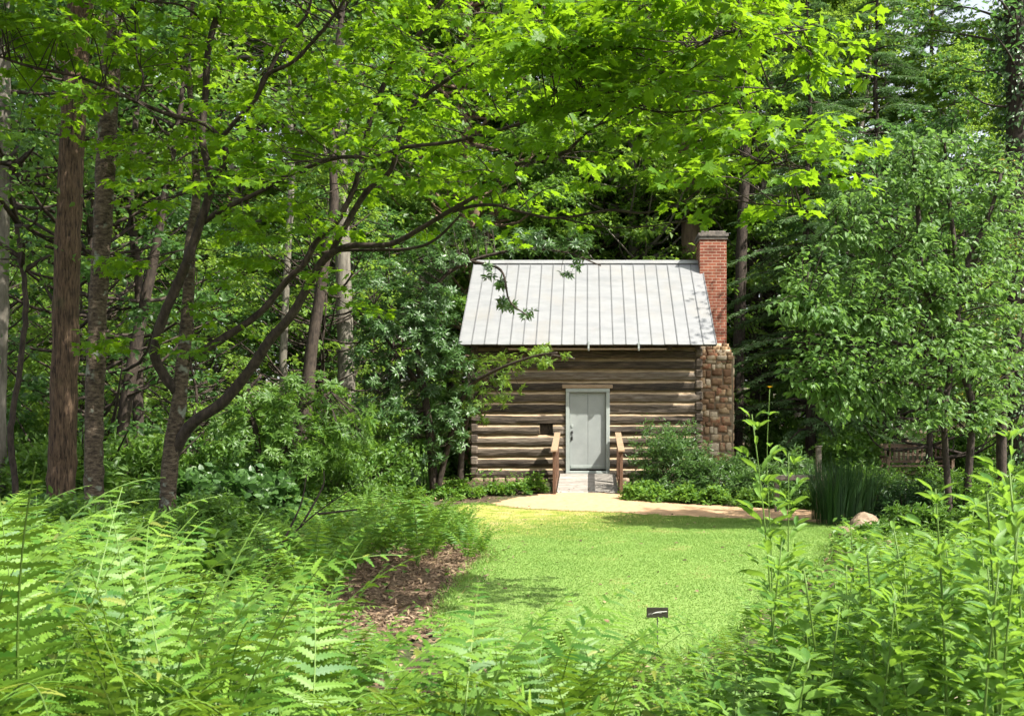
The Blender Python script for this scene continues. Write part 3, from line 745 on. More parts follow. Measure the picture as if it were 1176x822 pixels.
def simple_crown(e,path,z0,z1,Rc,ncl,seed,leafm,ls=.16,lpc=70,T=None):
    top=path[-1]
    global rng
    keep=rng; rng=np.random.default_rng(seed); cb=MB(); bb=MB()
    for c in range(ncl):
        u=rng.random(); z=z0+(z1-z0)*u; a=rng.uniform(0,6.28); rr_=Rc*math.sqrt(rng.uniform(.1,1))*(1-.4*abs(2*u-1))
        tip=np.array([top[0]+math.cos(a)*rr_,top[1]+math.sin(a)*rr_,z]); zz_=min(z-rr_*.4,top[2]-.02); st=np.array([np.interp(zz_,path[:,2],path[:,0]),np.interp(zz_,path[:,2],path[:,1]),zz_]); tip[:2]+=st[:2]-top[:2]
        q,qr=smooth_line([st,(st+tip)/2+rng.normal(size=3)*.1,tip],[.04,.02,.006],3); tube(bb,q,qr,5)
        n=lpc; pos=tip+rdir(n)*np.array([1,1,.4])*rng.random((n,1))**.6*.95
        D=rdir(n,.4)+ (pos-tip)*.5; D[:,2]-=.2; leaves(cb,T or OV,pos,D,UPV+rng.normal(size=(n,3))*.5,ls*rng.uniform(.7,1.15,n))
    rng=keep
    bb.build('branches',M['bark_dark'],e,True); cb.build('crown',leafm,e)
# pine A
e,b,p=trunk_tree('pine_tree',[(70,560,13.5,30),(73,480,13.5,29),(76,350,13.5,28),(80,230,13.5,26),(86,110,13.5,25),(92,0,13.5,26),(98,-140,13.5,26),(102,-300,13.5,18)],M['bark'],'thick brown ridged trunk, leftmost of the big trunks in front',seg=18)
simple_crown(e,p,8,12,2.6,34,61,M['forest_dark'])
# tree B
e,b,p=trunk_tree('birch_tree',[(108,585,12.3,21),(108,520,12.3,20),(110,420,12.3,20),(115,300,12.3,19),(121,200,12.3,21),(126,100,12.3,20),(132,0,12.3,19),(138,-130,12.3,18),(142,-260,12.3,12)],M['bark_band'],'straight lichen spotted grey trunk between the ridged trunk and the maple',seg=16)
for (px,py) in ((132,22),(128,78),(123,205),(121,128),(116,345),(110,440),(104,500)):
    pass
simple_crown(e,p,7.5,11,2.4,28,62,M['forest'])
# thin background trunks that read in the photograph
extra=[
 ([(140,500,17,15),(150,430,17,14),(166,350,17,12),(180,280,17,10),(190,220,17,8),(205,140,17,6),(215,60,17,4)],'bark_dark','thin dark leaning trunk between the grey trunk and the maple'),
 ([(160,520,18,12),(158,430,18,12),(160,330,18,10),(150,230,18,8),(158,120,18,6)],'bark_dark','thin upright dark trunk behind the leaning one'),
 ([(344,540,18.5,18),(352,460,18.5,16),(358,400,18.5,14),(370,320,18.5,12),(384,230,18.5,10),(380,120,18.5,8),(395,0,18.5,6)],'bark_dark','dark slim trunk standing among shrubs left of the cabin'),
 ([(399,520,24,20),(398,440,24,20),(396,380,24,19),(393,260,24,17),(390,130,24,15),(388,0,24,13)],'bark_grey','pale grey trunk showing through the leaves left of the cabin'),
 ([(326,520,23,9),(325,440,23,9),(328,340,23,8),(335,200,23,7),(330,60,23,5)],'bark_grey','thin pale trunk in the understory left of the dark slim trunk'),
 ([(-6,560,15,22),(-3,430,15,21),(0,300,15,20),(2,160,15,18),(4,0,15,16)],'bark_grey','pale trunk cut by the left edge of the view'),
 ([(18,560,14,7),(12,500,14,7),(22,430,14,6),(30,350,14,6),(22,280,14,5),(10,180,14,4)],'bark_dark','thin crooked sapling at the left edge'),
 ([(796,470,33,24),(794,300,33,24),(792,220,33,23),(789,100,33,21),(787,0,33,19),(784,-120,33,16)],'bark_brown','stout brown trunk rising behind the roof beside the chimney'),
 ([(782,470,34,15),(781,300,34,15),(779,200,34,14),(776,60,34,12),(774,-60,34,10)],'bark_dark','dark trunk hugging the stout brown trunk behind the roof'),
 ([(846,510,31,14),(848,420,31,14),(851,300,31,13),(855,200,31,12),(860,100,31,10),(862,0,31,8)],'bark_dark','dark trunk standing just right of the chimney'),
 ([(728,470,35,9),(730,300,35,9),(728,230,35,8),(732,130,35,7),(730,20,35,6)],'bark_brown','thin brown trunk behind the middle of the roof'),
 ([(868,510,33,12),(866,360,33,12),(862,230,33,11),(868,160,33,10),(864,40,33,8)],'bark_dark','dark trunk between the chimney and the hemlock'),
 ([(646,470,36,12),(648,330,36,12),(650,220,36,11),(652,100,36,10),(650,0,36,8)],'bark_grey','pale trunk showing above the left half of the roof'),
]
for i,(px,bk,lb) in enumerate(extra):
    e,b,p=trunk_tree('forest_tree',px,M[bk],lb,seg=9)
    d=px[0][2]
    simple_crown(e,p,p[-1][2]*.72,p[-1][2]*1.1,1.6 if d<20 else 2.4,16 if d<20 else 26,70+i,M[['forest','forest_light','forest_dark'][i%3]],.13 if d<20 else .18,60)
# vine clad trunk at the upper right edge
e,b,p=trunk_tree('vine_covered_tree',[(1172,520,22,26),(1170,300,22,25),(1168,120,22,24),(1164,0,22,22),(1162,-120,22,18)],M['bark_dark'],'dark vine covered trunk at the upper right edge',seg=10)
cb=MB(); n=5200; t=rng.random(n); i=(t*(len(p)-1)).astype(int); a=rng.uniform(0,6.28,n); o=np.stack([np.cos(a),np.sin(a),0*a],-1)
pos=p[i]+o*rng.uniform(.24,.46,n)[:,None]+UPV*(rng.random((n,1))-.5)*1.2; D=o*.5+rdir(n)*.5; D[:,2]-=.6
leaves(cb,OV,pos,D,o+rdir(n)*.4,rng.uniform(.08,.14,n)); cb.build('vine',M['rhodo'],e)
simple_crown(e,p,9,12.5,2.4,22,90,M['forest_dark'],.15)

# --- the maple in front
def maple():
    d0=12.0; base=P(193,612,d0); base[2]=float(gz(base[0],base[1]))-.08
    e=empty('maple_tree',tuple(base),0,'forked maple with dark spreading limbs and glowing yellow green leaves over the clearing','tree')
    tr=MB(); lm=MB(); LP=[]
    def limb(L,mb=lm,seg=9,main=False):
        q=np.array([P(a,b,c) for a,b,c,w in L]); qr=[w*(.37 if w>8 else .42)/F*c for a,b,c,w in L]
        q[1:-1]+=rng.normal(size=q[1:-1].shape)*.012
        pp,r2=smooth_line(q,qr,6); tube(mb,pp-base,r2,seg,jit=.05)
        if not main: LP.append(pp)
    trunk=[(190,640,12,30),(192,611,12,26),(198,528,12,24),(206,450,12,22),(214,354,12,18),(218,285,12,17),(226,220,12.2,12),(222,150,12.5,9),(215,70,12.8,7),(222,0,13,5),(216,-90,13.2,3)]
    limb(trunk,tr,16,True); LP.append(np.array([P(*t[:3]) for t in trunk[5:]]))
    main=[
     [(203,449,12,17),(186,425,11.9,15),(178,408,11.8,15),(186,371,11.7,15),(204,325,11.6,15),(219,289,11.5,14),(237,236,11.4,13),(241,204,11.3,12),(231,160,11.3,11),(234,110,11.3,10),(241,55,11.2,10),(256,0,11.2,9),(268,-80,11.2,7),(275,-190,11.1,4)],
     [(240,219,11.4,8),(252,200,11.3,8),(258,178,11.2,8),(252,160,11.1,7),(234,142,11,6),(197,130,10.8,6),(157,117,10.6,5),(120,102,10.4,5),(88,91,10.3,4),(36,77,10.2,4),(-10,62,10.1,3)],
     [(252,162,11.1,6),(270,142,11,6),(292,117,10.9,6),(307,88,10.8,6),(328,47,10.7,5),(350,15,10.6,4),(362,-30,10.5,3)],
     [(300,100,10.9,8),(307,88,10.8,6),(339,73,10.6,5),(361,47,10.5,5),(380,22,10.4,4),(402,-10,10.3,4),(430,-80,10.2,3)],
     [(234,256,11.5,7),(255,241,11.3,7),(292,224,11.1,6),(328,204,10.9,6),(365,186,10.7,5.5),(391,182,10.5,5.5),(435,179,10.3,5.5),(464,168,10.1,5),(519,162,9.9,5),(574,150,9.7,4.5),(621,135,9.4,4),(665,124,9.2,4),(700,117,9,4),(745,98,8.8,3),(790,85,8.6,2)],
     [(198,532,12,15),(203,514,12,19),(223,487,11.9,18),(256,460,11.8,17),(290,424,11.7,16),(314,392,11.6,15),(335,359,11.5,14),(360,318,11.4,13),(378,295,11.3,12),(402,285,11.2,8),(446,281,11,7.5),(482,263,10.8,7),(504,252,10.7,6.5),(534,236,10.5,6),(555,219,10.4,5),(585,197,10.2,5),(599,188,10.1,5),(628,184,9.9,4.5),(650,171,9.8,4),(683,148,9.6,3),(730,128,9.4,2)],
     [(378,294,11.3,9),(406,241,11.2,8),(424,219,11.1,7.5),(446,197,11,7),(457,172,10.9,6.5),(466,140,10.8,6),(493,108,10.7,6),(555,62,10.4,6),(577,47,10.3,5),(618,26,10.1,4.5),(636,14,10,4),(680,6,9.8,3),(730,-30,9.6,2)],
     [(218,412,12,12),(248,392,12.1,12),(281,371,12.2,11),(306,350,12.2,10.5),(327,325,12.1,10),(347,303,12,9.5),(362,277,11.9,9),(384,257,11.8,9),(406,219,11.7,8.5),(417,186,11.6,8),(420,161,11.6,7.5),(428,128,11.5,7.5),(442,95,11.4,7),(457,66,11.3,6.5),(479,40,11.2,6),(497,18,11.1,6),(514,-8,11,5),(540,-60,11,3)],
     [(370,291,11.6,5),(395,287,11.5,5),(430,288,11.3,4.5),(470,285,11,4),(500,275,10.8,4),(530,246,10.6,3)],
     [(520,243,10.6,4.5),(545,236,10.5,4.5),(572,235,10.3,4),(592,244,10.2,4),(639,250,9.9,3.5),(700,246,9.5,3.5),(740,243,9.2,3),(781,235,8.9,2.5),(821,226,8.6,2),(870,235,8.3,1.8),(920,238,8.0,1.5)],
     [(640,250,9.9,2.5),(690,262,9.6,2),(740,262,9.3,2),(800,252,9,1.5)],
     [(157,118,10.6,3),(165,90,10.6,3),(158,60,10.6,2.5),(155,10,10.6,2)],
     [(232,22,11.2,4),(205,8,11,3),(160,0,10.8,3),(120,-20,10.6,2)],
     [(745,98,8.8,2.5),(790,60,8.5,2.2),(840,38,8.2,2),(890,28,8,1.5),(935,35,7.8,1.2)],
     [(700,117,9,2.5),(760,130,8.7,2.2),(820,125,8.4,2),(870,110,8.1,1.5),(900,100,8,1.2)],
     [(781,235,8.9,2.2),(830,200,8.5,2),(870,190,8.2,1.6),(930,195,7.9,1.2)],
    ]
    for L in main: limb(L,lm)
    tr.build('trunk',M['bark_band'],e,True)
    allp=np.vstack(LP)
    # leaf sprays
    cb=MB(); MT=T_maple(); POL=[
     ([(640,-10),(880,-20),(890,45),(840,80),(800,95),(750,110),(700,115),(660,100),(600,60),(580,20),(600,-10)],(7.6,9.4),112),
     ([(820,130),(860,140),(890,165),(905,210),(900,240),(870,235),(845,200)],(7.4,8.6),30),
     ([(840,0),(900,20),(900,65),(840,60)],(7.5,8.4),14),
     ([(660,110),(760,105),(840,110),(820,130),(740,140),(670,150)],(8,9.5),18),
     ([(430,-20),(640,-20),(640,170),(540,200),(430,190)],(8.8,12),74),
     ([(120,-20),(440,-20),(440,200),(300,260),(150,240)],(9.6,13),115),
     ([(-20,-20),(130,-20),(140,90),(-20,60)],(9,11),30),
     ([(-20,60),(140,90),(140,230),(-20,160)],(9.6,12),5),
     ([(240,230),(520,180),(540,260),(420,300),(400,380),(280,340)],(10.8,13),30),
     ([(180,300),(240,280),(250,400),(190,400)],(11,12.5),12),
     ([(520,190),(640,180),(650,225),(540,235)],(9.5,10.6),12),
     ([(0,-420),(560,-420),(560,-20),(0,-20)],(8.5,13.5),330),  # unseen sprays above the frame, added to shade the left woods
     ([(-60,-150),(120,-150),(120,-20),(-60,-20)],(9,12),20),
    ]
    for poly,(da,db),n in POL:
        poly=np.array(poly,float); k=0
        lo=poly.min(0); hi=poly.max(0)
        while k<n:
            q=lo+rng.random(2)*(hi-lo)
            if not inpoly(q[0],q[1],poly): continue
            k+=1
            tip=P(q[0],q[1],rng.uniform(da,db))
            dd=np.linalg.norm((allp-tip)*np.array([1,1,1.3]),axis=1)
            j=int(np.argmin(dd+rng.random(len(dd))*.5)); st=allp[j]
            v=tip-st; L=np.linalg.norm(v)
            if L<.5:
                v=v+rdir(1,.3)[0]*.6; tip=st+v; L=np.linalg.norm(v)
            hv=v/L; 
            mid=st+v*.5+np.array([0,0,.06*L])+rng.normal(size=3)*.05*L
            pp,r2=smooth_line([st,mid,tip],[.004+.0035*L,.004+.0015*L,.0022],5); tube(lm,pp-base,r2,4)
            hd=hv*np.array([1,1,.25]); hd/=np.linalg.norm(hd)+1e-6
            # spray: two or three fine twigs past the tip with opposite leaf pairs
            for s in range(rng.integers(2,4)):
                a=rng.uniform(-.9,.9); c,s_=math.cos(a),math.sin(a)
                dr=np.array([hd[0]*c-hd[1]*s_,hd[0]*s_+hd[1]*c,rng.normal()*.12-.04]); dr/=np.linalg.norm(dr)
                ln=rng.uniform(.25,.62); o=pp[-1-rng.integers(0,4)]
                tube(lm,np.array([o,o+dr*ln*.5+[0,0,.01],o+dr*ln-[0,0,.03]])-base,[.0025,.002,.0013],3)
                m=int(ln/.085)+1; tt=np.linspace(.12,1,m); pts=o+dr*(ln*tt)[:,None]-UPV*(.03*tt**2)[:,None]
                for sd in (-1,1):
                    perp=np.cross(dr,UPV)*sd
                    D=dr*.55+perp*.8+rng.normal(size=(m,3))*.28; D[:,2]-=.42
                    pos=pts+D*.035-base
                    leaves(cb,MT,pos,D,UPV+rng.normal(size=(m,3))*.45,rng.uniform(.055,.135,m),np.clip(rng.random()*.4+rng.random(m)*.6,0,1))
                leaves(cb,MT,pts[-1:]-base,dr[None]-UPV*.2,UPV+rng.normal(size=(1,3))*.25,rng.uniform(.09,.13,1))
    lm.build('limbs',M['bark_dark'],e,True)
    cb.build('crown',M['maple'],e)
    sh=0
maple()

# --- light green dogwood like tree right
def clump_tree(name,label,stems,clumps,leafm,bark,ls=.11,T=None,lpc=90,seed=1,cat='tree',flat=.35,droop=.35,cname='crown'):
    global rng
    keep=rng; rng=np.random.default_rng(seed)
    base=P(*stems[0][0][:3]); base[2]=float(gz(base[0],base[1]))-.05
    e=empty(name,tuple(base),0,label,cat); tb=MB(); cb=MB(); allp=[]
    for L in stems:
        q=np.array([P(a,b,c) for a,b,c,w in L]); qr=[w/2/F*c for a,b,c,w in L]
        if q[0][2]>base[2] and L[0][1]>480: q[0][2]=base[2]
        pp,r2=smooth_line(q,qr,6); tube(tb,pp-base,r2,8,jit=.05); allp.append(pp)
    allp=np.vstack(allp)
    for (px,py,d,w,hh,n) in clumps:      # centre, half width, half height in px, number of sprays
        for k in range(n):
            th=rng.uniform(0,6.28); r=math.sqrt(rng.random())
            tip=P(px+math.cos(th)*w*r,py+math.sin(th)*hh*r,d+rng.uniform(-1,1)*w/F*d)
            dd=np.linalg.norm(allp-tip,axis=1)+np.maximum(0,allp[:,2]-tip[2])*.8
            st=allp[int(np.argmin(dd))]; v=tip-st; L=np.linalg.norm(v)
            mid=st+v*.55+np.array([0,0,.1*L])+rng.normal(size=3)*.04*L
            pp,r2=smooth_line([st,mid,tip],[.005+.006*min(L,1.5),.004+.002*L,.002],4); tube(tb,pp-base,r2,4)
            m=int(lpc*rng.uniform(.6,1.2)); t=rng.random(m)**.8
            o=pp[-1]-v/L*(1-t)[:,None]*min(L,.55)
            pos=o+rdir(m,flat)*rng.uniform(.02,.20,(m,1))-base
            D=rdir(m,.3)+v/L*.5; D[:,2]-=droop
            leaves(cb,T or OV,pos,D,UPV+rng.normal(size=(m,3))*.45,ls*rng.uniform(.6,1.15,m),np.clip(rng.random()*.5+rng.random(m)*.5,0,1))
    tb.build('trunk' if cat=='tree' else 'branches',bark,e,True); cb.build(cname,leafm,e)
    rng=keep; return e
clump_tree('flowering_tree','bright pale green small tree with several stems beside the bench at right',
 [[(1092,540,16,8),(1084,480,16,7),(1091,430,16,7),(1080,380,16,6),(1060,320,16,8),(1055,250,16,6),(1050,190,16,4)],
  [(1108,540,16.2,9),(1116,470,16.2,8),(1103,420,16.2,7),(1100,360,16.3,6),(1112,300,16.3,7),(1135,250,16.4,5),(1150,200,16.4,4)],
  [(1100,345,16.3,7),(1096,280,16.2,5),(1088,210,16.1,4),(1085,165,16,3)],
  [(1086,420,16,6),(1050,390,15.8,5),(1010,370,15.5,4),(960,360,15.2,3),(925,345,15,2)],
  [(1088,450,16,5),(1040,440,15.7,4),(990,440,15.4,3),(940,435,15,2)],
  [(1060,320,16,5),(1020,290,15.8,4),(980,270,15.6,3),(950,250,15.4,2)]],
 [(1075,185,16,70,45,44),(1110,240,16.3,75,55,50),(1010,260,15.7,65,60,55),(955,310,15.4,55,50,44),(1060,320,15.8,70,50,55),(935,360,15.1,50,35,34),(1000,390,15.4,70,40,48),(940,430,15,45,28,24),(1020,440,15.4,60,30,34),(1130,330,16.4,60,55,46),(1150,420,16.5,50,45,28),(1100,400,15.6,60,40,32),(1010,480,15.6,38,16,12),(1060,470,15.5,40,18,14),(1130,475,15.6,35,18,12),(960,470,15.2,35,15,12)],
 M['dogwood'],M['bark_dark'],.135,T_ovate(.50,.10,.25),27,101,droop=.5)
clump_tree('small_tree','pale leaved young tree leaning at the right edge of the clearing',
 [[(1150,520,17.5,12),(1152,450,17.5,10),(1165,400,17.5,8),(1180,330,17.5,6),(1185,250,17.5,4)]],
 [(1165,280,17.5,45,60,30),(1160,380,17.3,40,40,24),(1150,460,17.2,45,40,26),(1170,180,17.6,30,40,12)],
 M['dogwood'],M['bark_dark'],.125,T_ovate(.48,.10,.25),20,102,droop=.5)
LN=T_ovate(.28,.05,.22)
def whorls(name,label,stems,clumps,leafm,seed,ls=.155,lpc=12):
    """evergreen shrub: lance leaves radiating from the twig ends"""
    global rng
    keep=rng; rng=np.random.default_rng(seed)
    base=P(*stems[0][0][:3]); base[2]=float(gz(base[0],base[1]))-.05
    e=empty(name,tuple(base),0,label,'shrub'); tb=MB(); cb=MB(); allp=[]
    for L in stems:
        q=np.array([P(a,b,c) for a,b,c,w in L]); qr=[w/2/F*c for a,b,c,w in L]
        q[0][2]=base[2] if L[0][1]>470 else q[0][2]
        pp,r2=smooth_line(q,qr,6); tube(tb,pp-base,r2,7,jit=.06); allp.append(pp)
    allp=np.vstack(allp)
    for (px,py,d,w,hh,n) in clumps:
        for k in range(n):
            th=rng.uniform(0,6.28); r=math.sqrt(rng.random())
            tip=P(px+math.cos(th)*w*r,py+math.sin(th)*hh*r,d+rng.uniform(-1,1)*min(w,40)/F*d)
            dd=np.linalg.norm(allp-tip,axis=1); st=allp[int(np.argmin(dd))]; v=tip-st; L=np.linalg.norm(v)+1e-6
            pp,r2=smooth_line([st,st+v*.5+rng.normal(size=3)*.06*L,tip],[.006+.003*L,.005,.003],4); tube(tb,pp-base,r2,4)
            for s in range(3 if n>4 else 2):
                o=tip-base+(rdir(1)[0]*.12 if s else 0)
                m=int(rng.integers(7,lpc)); a=np.linspace(0,6.28,m)+rng.random(); ax=v/L*.4+rdir(1)[0]*.5+UPV*.5
                ax/=np.linalg.norm(ax); u=np.cross(ax,[.3,.8,.2]); u/=np.linalg.norm(u); w_=np.cross(ax,u)
                D=u*np.cos(a)[:,None]+w_*np.sin(a)[:,None]+ax*rng.uniform(.0,.6)+rng.normal(size=(m,3))*.15; D[:,2]-=.15
                leaves(cb,LN,np.repeat(o[None],m,0)+rng.normal(size=(m,3))*.01,D,ax+rng.normal(size=(m,3))*.2,ls*rng.uniform(.65,1.1,m),np.clip(rng.random()*.5+rng.random(m)*.5,0,1))
    tb.build('branches',M['bark_dark'],e,True); cb.build('foliage',leafm,e)
    rng=keep; return e
whorls('rhododendron','large dark glossy rhododendron against the left corner of the cabin',
 [[(500,560,21.5,12),(490,470,21.5,9),(480,400,21.4,7),(500,330,21.3,5),(540,300,21.2,4),(600,285,21,3)],
  [(500,520,21.5,8),(530,460,21.2,6),(560,430,20.8,4),(610,410,20.4,3),(640,405,20.2,2)],
  [(490,450,21.5,7),(450,400,21.4,5),(430,350,21.4,4)],
  [(540,300,21.2,4),(575,310,20.9,3),(585,345,20.6,2),(605,362,20.5,1.5)],
  [(600,285,21,3),(650,290,20.8,2),(690,305,20.7,1.5)]],
 [(450,400,21.5,55,50,75),(500,440,21.3,50,55,85),(460,340,21.4,50,45,60),(485,350,21.3,35,50,50),(430,470,21.2,50,35,55),(495,300,21.4,35,30,36),(500,500,21.2,42,32,44),(540,262,21.6,32,20,26),(628,280,20.9,52,15,34),(562,312,20.9,8,8,3),(572,330,20.9,7,8,3),(580,346,20.8,8,7,3),(592,352,20.7,8,6,2),(606,364,20.6,7,4,2),(672,300,20.8,20,5,3),(655,312,20.8,12,8,3),(505,400,21,25,25,24)],
 M['rhodo'],201)
whorls('mountain_laurel','light green leafy branch reaching across the log wall left of the door',
 [[(528,555,22.2,8),(532,500,22,6),(548,455,21.6,5),(580,425,21.2,4),(620,408,20.8,3),(660,412,20.6,2)]],
 [(575,420,21.3,28,14,20),(618,410,20.9,26,10,16),(570,450,21.2,28,12,15),(545,470,21.4,20,14,12),(648,408,20.6,12,4,3),(540,430,21.5,18,22,14)],
 M['forest_light'],202,.12)
whorls('rhododendron','sprawling green rhododendron with long leaves behind the maple',
 [[(300,560,16.5,9),(295,500,16.4,7),(280,460,16.3,5),(300,430,16.3,3)],[(300,560,16.5,7),(340,480,16.4,5),(380,450,16.4,3)]],
 [(290,480,16.4,50,35,44),(350,470,16.5,50,40,48),(330,520,16.2,60,26,36),(400,500,16.6,40,35,34)],
 M['forest'],203,.15)

# ------------------------------------------------------------------ ferns
def frond_mesh(name, L, n, W, bend, detail, seed):
    r=np.random.default_rng(seed); mb=MB(); tw_=r.uniform(-.25,.25)
    # rachis in the YZ plane leaving the crown steeply and arching outwards
    k=26; s=np.linspace(0,1,k); a0=R(78+r.uniform(-4,6)); ang=a0-(bend)*s**1.6
    dy=np.cos(ang); dz=np.sin(ang); pts=np.zeros((k,3)); pts[1:,1]=np.cumsum(dy[:-1])*L/(k-1); pts[1:,2]=np.cumsum(dz[:-1])*L/(k-1)
    pts[:,0]=np.sin(s*2+r.random()*3)*.02*L
    tube(mb,pts,np.linspace(.0045,.0012,k)*(L/1.0),4,.25,1)
    T=np.gradient(pts,axis=0); T/=np.linalg.norm(T,axis=1,keepdims=True)
    for j in range(n):
        u=.13+.87*(j+.5)/n; f=u*(k-1); i=int(f); fr=f-i; i2=min(i+1,k-1)
        o=pts[i]*(1-fr)+pts[i2]*fr; t=T[i]; X=np.array([1.,0,0]); Nn=np.cross(X,t)   # frond normal
        q=(u-.13)/.87
        pl=W*r.uniform(.88,1.08)*(math.sin(math.pi*min(1,(q*.86+.14))**.75)**.8)*(1-.25*q)
        if pl<.01: continue
        for sd in (-1,1):
            D=X*sd*1.0+t*(.30+.40*q)+r.normal(size=3)*.09+Nn*(.10*r.normal()+tw_*sd-.02); D/=np.linalg.norm(D)
            Ud=t-D*np.dot(t,D); Ud/=np.linalg.norm(Ud); Nd=np.cross(D,Ud)*(1 if sd>0 else -1)
            w=.078*pl+.004
            rn=np.clip(.5+.25*r.normal(),0,1); dr=-.22*pl; curl=r.uniform(-.02,.06)
            m=detail if detail>1 else 1
            if detail<=1:
                w=.09*pl+.006; V=[o,o+D*pl*.35+Ud*w,o+D*pl+Nd*dr*.5,o+D*pl*.35-Ud*w]
                V=[v+np.array([0,0,dr*(.0,.25,1,.25)[ii]]) for ii,v in enumerate(V)]
                mb.add(V,[[[0,1,2],[0,2,3]]],rn,0)
            else:
                m=max(4,int(detail*(pl/W)+2)); V=[]; Fq=[]
                for e_ in range(m):
                    a=e_/m; b=(e_+1)/m; sag=lambda x: np.array([0,0,dr*x*x])
                    wf=lambda x: w*(1-.72*x**1.6)*(.6+.4*min(1,x*8))
                    p0=o+D*pl*a+sag(a); p1=o+D*pl*b+sag(b); c_=a+.68/m
                    for g in (1,-1):
                        n0=p0+Ud*g*wf(a)*.52+Nd*curl*w; n1=p1+Ud*g*wf(b)*.52+Nd*curl*w; tp=o+D*pl*c_+sag(c_)+Ud*g*wf(c_)*1.12+Nd*curl*w*2
                        z=len(V); V+=[p0,n0,tp,n1,p1]; Fq.append([z,z+1,z+2,z+3,z+4][::-1 if g>0 else 1])
                z=len(V); tipp=o+D*pl*1.03+np.array([0,0,dr*1.05]); V+=[o+D*pl*.93+Ud*w*.3+np.array([0,0,dr*.9]),tipp,o+D*pl*.93-Ud*w*.3+np.array([0,0,dr*.9])]
                mb.add(V,[Fq,[[z,z+1,z+2]]],rn,0)
    return mb.mesh(name,[M['fern'],M['stem']])
fr_hi=[frond_mesh('frond_h%d'%i,1.0,20+i%3*2,.152+.014*(i%2),R(38+13*i),9,300+i) for i in range(5)]
fr_up=[frond_mesh('frond_u%d'%i,1.0,22+i,.135,R(16+9*i),9,340+i) for i in range(3)]
ZM={}
def zmax(me):
    if me.name not in ZM: ZM[me.name]=max(v.co.z for v in me.vertices)
    return ZM[me.name]
fr_lo=[frond_mesh('frond_l%d'%i,1.0,17,.15,R(50+16*i),1,320+i) for i in range(4)]
def fern(x,y,h,hi=True,nf=None,label=None,group=None,spread=.35,bias=None,upright=False):
    e=empty('fern',(x,y,float(gz(x,y))),rr.uniform(0,6.28),label,'fern',group)
    n=nf or rr.randint(6,8); S=fr_hi if hi else fr_lo
    for k in range(n):
        me=rr.choice(fr_up) if upright else rr.choice(S)
        o=link('frond',me,e); a=k*6.283/n+rr.uniform(-.3,.3)
        o.rotation_mode='XYZ'; tl=rr.uniform(-.08,spread)*(.4 if upright else 1)
        o.rotation_euler=(-tl,rr.uniform(-.15,.15),a)
        s=min(1.55*h,h*rr.uniform(.82,1.04)/zmax(me)); o.scale=(s*rr.uniform(.85,1.1),s,s)
    return e
def interp(px,tab):
    xs=[a for a,b in tab]; ys=[b for a,b in tab]; return float(np.interp(px,xs,ys))
YT=[(-80,530),(0,545),(60,565),(150,605),(250,640),(330,645),(400,685),(460,700),(520,678),(600,675),(690,692),(725,745),(755,775),(785,750),(830,712),(900,735)]
pts=[]
def scatter(n,fx,mind,tries=6000):
    out=[]
    for _ in range(tries):
        if len(out)>=n: break
        q=fx()
        if q is None: continue
        if all((q[0]-a)**2+(q[1]-b)**2>mind**2 for a,b in out): out.append(q)
    return out
def fx():
    px=rr.uniform(-90,880); d=rr.uniform(3.5,7.4 if px>480 else 9.2)
    if 370<px<=480 and d>6.6: return None
    if 480<px and d>6.3+.004*abs(px-650): return None
    return ((px-CX)/F*d,d)
GF='ferns massed along the front of the picture'
for (x,y) in scatter(76,fx,.48,20000):
    px=CX+F*x/y; zt=EYE-(interp(px,YT)+rr.uniform(0,55)-HZ)/F*y; h=min(1.2,max(.40 if not 715<px<790 else .26,(zt-float(gz(x,y)))*1.03))
    if 735<px<775 and y>6.2: continue
    lb='green fern massed in the lower left foreground' if px<480 else 'green fern in the low row of ferns in front of the lawn'
    fern(x,y,h,True,None,lb,GF if px<480 else 'ferns in front of the lawn')
# the tall fronds that stand out
for (px,py,d,lab,nf) in ((38,520,3.7,'tallest upright fern at the left edge, rising above the rest',7),(-5,590,3.4,'upright fern at the far left below the tallest one',6),(160,588,3.6,'upright pointed fern in front of the maple trunk',7),(215,628,3.3,'arching fern right of the pointed upright one',7),(335,622,4.3,'arching fern with one reddish brown tinged frond before the shrubs',7),(560,690,4.6,'broad fern drooping over the near lawn edge',9),(620,700,4.2,'fern with widely fanned fronds in the bottom middle',9),(840,742,4.3,'pale fern at the foot of the leafy herbs',8)):
    z=EYE-(py-HZ)/F*d; x=(px-CX)/F*d; fern(x,d,max(.4,z-float(gz(x,d))),True,nf,lab,None,upright=px<300)
def fx2():
    d=rr.uniform(8.6,15.6); px=rr.uniform(270,560); x=(px-CX)/F*d
    if inpoly(x,d,LAWN): return None
    if 415<px<600 and d<11.3: return None
    if math.hypot(x-P(193,600,12)[0],d-12)<.6: return None
    return (x,d)
for (x,y) in scatter(72,fx2,.47):
    px=CX+F*x/y; yt=interp(px,[(270,640),(330,585),(400,560),(460,548),(500,560),(545,590)]); h=min(1.0,max(.4,EYE-(yt+rr.uniform(0,25)-HZ)/F*y-float(gz(x,y))))
    fern(x,y,h,False,rr.randint(8,10),'light green fern in the bed between the woods and the lawn','ferns in the bed left of the lawn')
for (x,y) in ((-1.95,12.6),(-2.2,13.6),(-1.75,14.2)): fern(x,y,.5,False,10,'yellow green fern tuft hanging over the lawn edge','fern tufts at the lawn edge')
for (px,d,h) in ((705,5.9,.40),(728,5.2,.38),(750,5.7,.30),(772,5.1,.36),(790,6.0,.34),(812,5.4,.42),(742,4.5,.42),(690,5.0,.5),(765,6.1,.26),(722,6.3,.3),(655,5.6,.48),(598,5.4,.5)):
    fern((px-CX)/F*d,d,h,True,7,'green fern in the low row of ferns in front of the lawn','ferns in front of the lawn')
